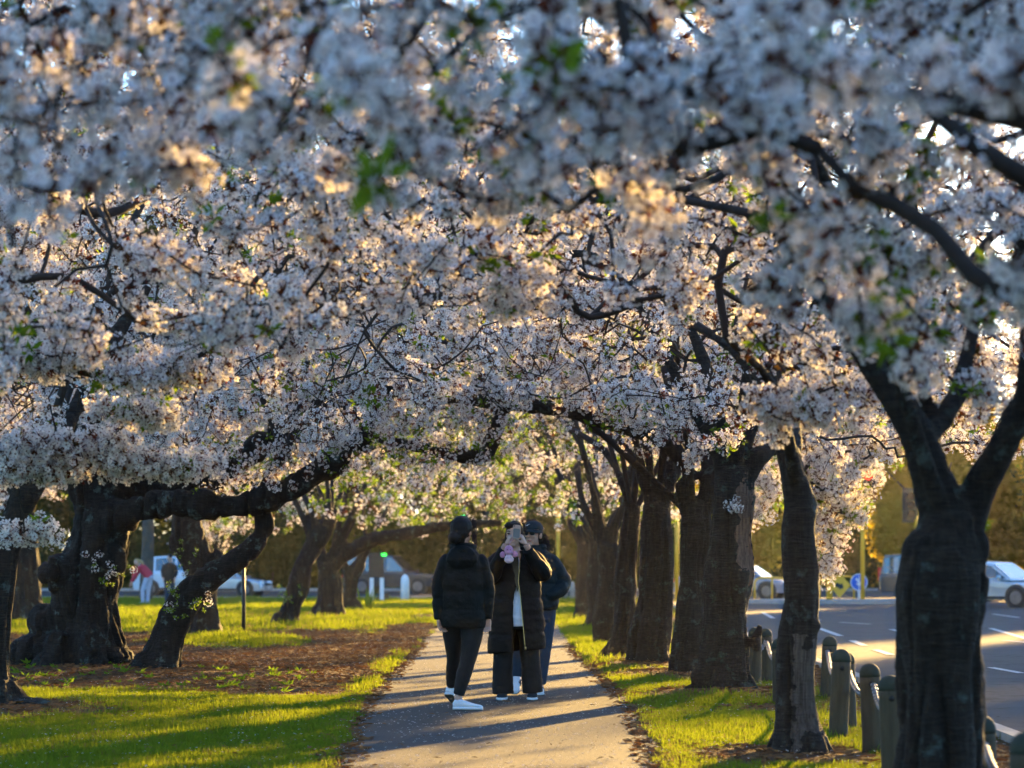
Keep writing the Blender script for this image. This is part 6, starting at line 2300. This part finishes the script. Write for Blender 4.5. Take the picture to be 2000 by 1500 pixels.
def far_people():
    D = 95.0
    t = thing('person', 'blonde person in a crimson top and pale jeans bending forward on the far lawn', 'person', (gx(283, D), D, 0))
    b = MB()
    b.tube([(-.06, 0, .02), (-.08, .0, .45), (.08, .05, .85)], [.045, .06, .085], 10)
    b.tube([(.08, .08, .02), (.10, .08, .45), (.14, .12, .85)], [.045, .06, .085], 10)
    b.tube([(.12, .08, .88), (-.02, .05, 1.10), (-.18, .02, 1.28)], [.15, .14, .13], 12)
    b.ell((-.28, .0, 1.40), (.085, .09, .11))
    b.tube([(-.2, .0, 1.3), (-.27, 0, 1.38)], [.05, .05], 8)
    b.tube([(-.18, -.12, 1.24), (-.33, -.12, .95), (-.46, -.05, .72)], [.05, .042, .03], 8)
    b.tube([(-.16, .14, 1.24), (-.30, .12, .95), (-.44, .05, .72)], [.05, .042, .03], 8)
    add_hand(b, (-.46, -.05, .72), (-.4, 0, -.9), (1, 0, -.3), (0, -1, 0), .4); add_hand(b, (-.44, .05, .72), (-.4, 0, -.9), (1, 0, -.3), (0, 1, 0), .4)
    blob(b, 'body', M['skin'], t, .011, 1)
    c = MB()
    c.tube([(.13, .08, .92), (.0, .05, 1.10), (-.17, .02, 1.29)], [.165, .16, .14], 14)
    c.tube([(-.16, -.12, 1.26), (-.33, -.12, .95), (-.44, -.06, .76)], [.068, .056, .042], 10)
    c.tube([(-.14, .14, 1.26), (-.30, .12, .95), (-.42, .05, .76)], [.068, .056, .042], 10)
    blob(c, 'top', M['red'], t, .013, 1, .01, 61)
    l = MB()
    l.tube([(-.06, 0, .06), (-.08, .0, .45), (.08, .05, .88)], [.06, .075, .12], 12)
    l.tube([(.08, .08, .06), (.10, .08, .45), (.14, .12, .88)], [.06, .075, .12], 12)
    l.ell((.11, .08, .90), (.165, .16, .12))
    blob(l, 'jeans', M['palejeans'], t, .013, 1, .006, 62)
    h = MB(); h.ell((-.265, .02, 1.43), (.10, .10, .11)); h.tube([(-.20, .02, 1.46), (-.10, -.02, 1.40), (-.03, -.03, 1.28)], [.06, .055, .03], 8)
    blob(h, 'hair', M['blonde'], t, .013, 1, .012, 63)
    for q in ((-.06, 0), (.08, .08)):
        s = MB(); s.ell((q[0] - .04, q[1] - .02, .035), (.12, .05, .045)); s.build('shoe', M['sneaker'], t)
    D = 97.0
    t = thing('person', 'dark haired person in a dark jacket, mostly behind the upright bulging trunk', 'person', (gx(331, D), D, 0))
    b = MB()
    for s in (-1, 1):
        b.tube([(s * .1, 0, .02), (s * .1, 0, .45), (s * .09, 0, .85)], [.045, .055, .085], 10)
        b.tube([(s * .18, 0, 1.32), (s * .24, .0, 1.05), (s * .2, -.12, .85)], [.05, .042, .03], 8)
        add_hand(b, (s * .2, -.12, .85), (0, -.4, -.9), (-s, 0, 0), (0, -1, 0), .4)
    b.add(*loft([(0, 0, .8, .16, .11), (0, 0, 1.0, .14, .1), (0, 0, 1.3, .17, .1), (0, 0, 1.4, .06, .06)], 20))
    add_head(b, Head((0, 0, 1.56), R(-40)))
    blob(b, 'body', M['skin'], t, .012, 1)
    c = MB(); c.add(*loft([(0, 0, .72, .19, .14), (0, 0, 1.0, .19, .14), (0, 0, 1.32, .19, .12), (0, 0, 1.40, .08, .08)], 22))
    for s in (-1, 1):
        c.tube([(s * .17, 0, 1.32), (s * .245, .0, 1.05), (s * .2, -.11, .88)], [.07, .06, .045], 10)
    blob(c, 'jacket', M['puffer2'], t, .014, 1, .01, 71)
    l = MB()
    for s in (-1, 1):
        l.tube([(s * .1, 0, .06), (s * .1, 0, .45), (s * .09, 0, .88)], [.065, .075, .11], 12)
    blob(l, 'trousers', M['jeans'], t, .014, 1, .006, 72)
    h = MB(); h.ell((0.01, .025, 1.60), (.09, .10, .10)); blob(h, 'hair', M['hair'], t, .013, 1, .008, 73)


far_people()

# ------------------------------------------------------------------ low sun in hazy air
hz_m, hz_nt, hz_out = new_mat('haze')
pv = hz_nt.nodes.new('ShaderNodeVolumePrincipled')
pv.inputs['Color'].default_value = (0.98, 0.95, 0.90, 1)
pv.inputs['Density'].default_value = 0.00012
pv.inputs['Anisotropy'].default_value = 0.72
hz_nt.links.new(pv.outputs[0], hz_out.inputs['Volume'])
hb = MB(); hb.box((5, 130, 16.6), (540, 420, 35.6))
hz = hb.build('haze', hz_m, smooth=False, kind='stuff')
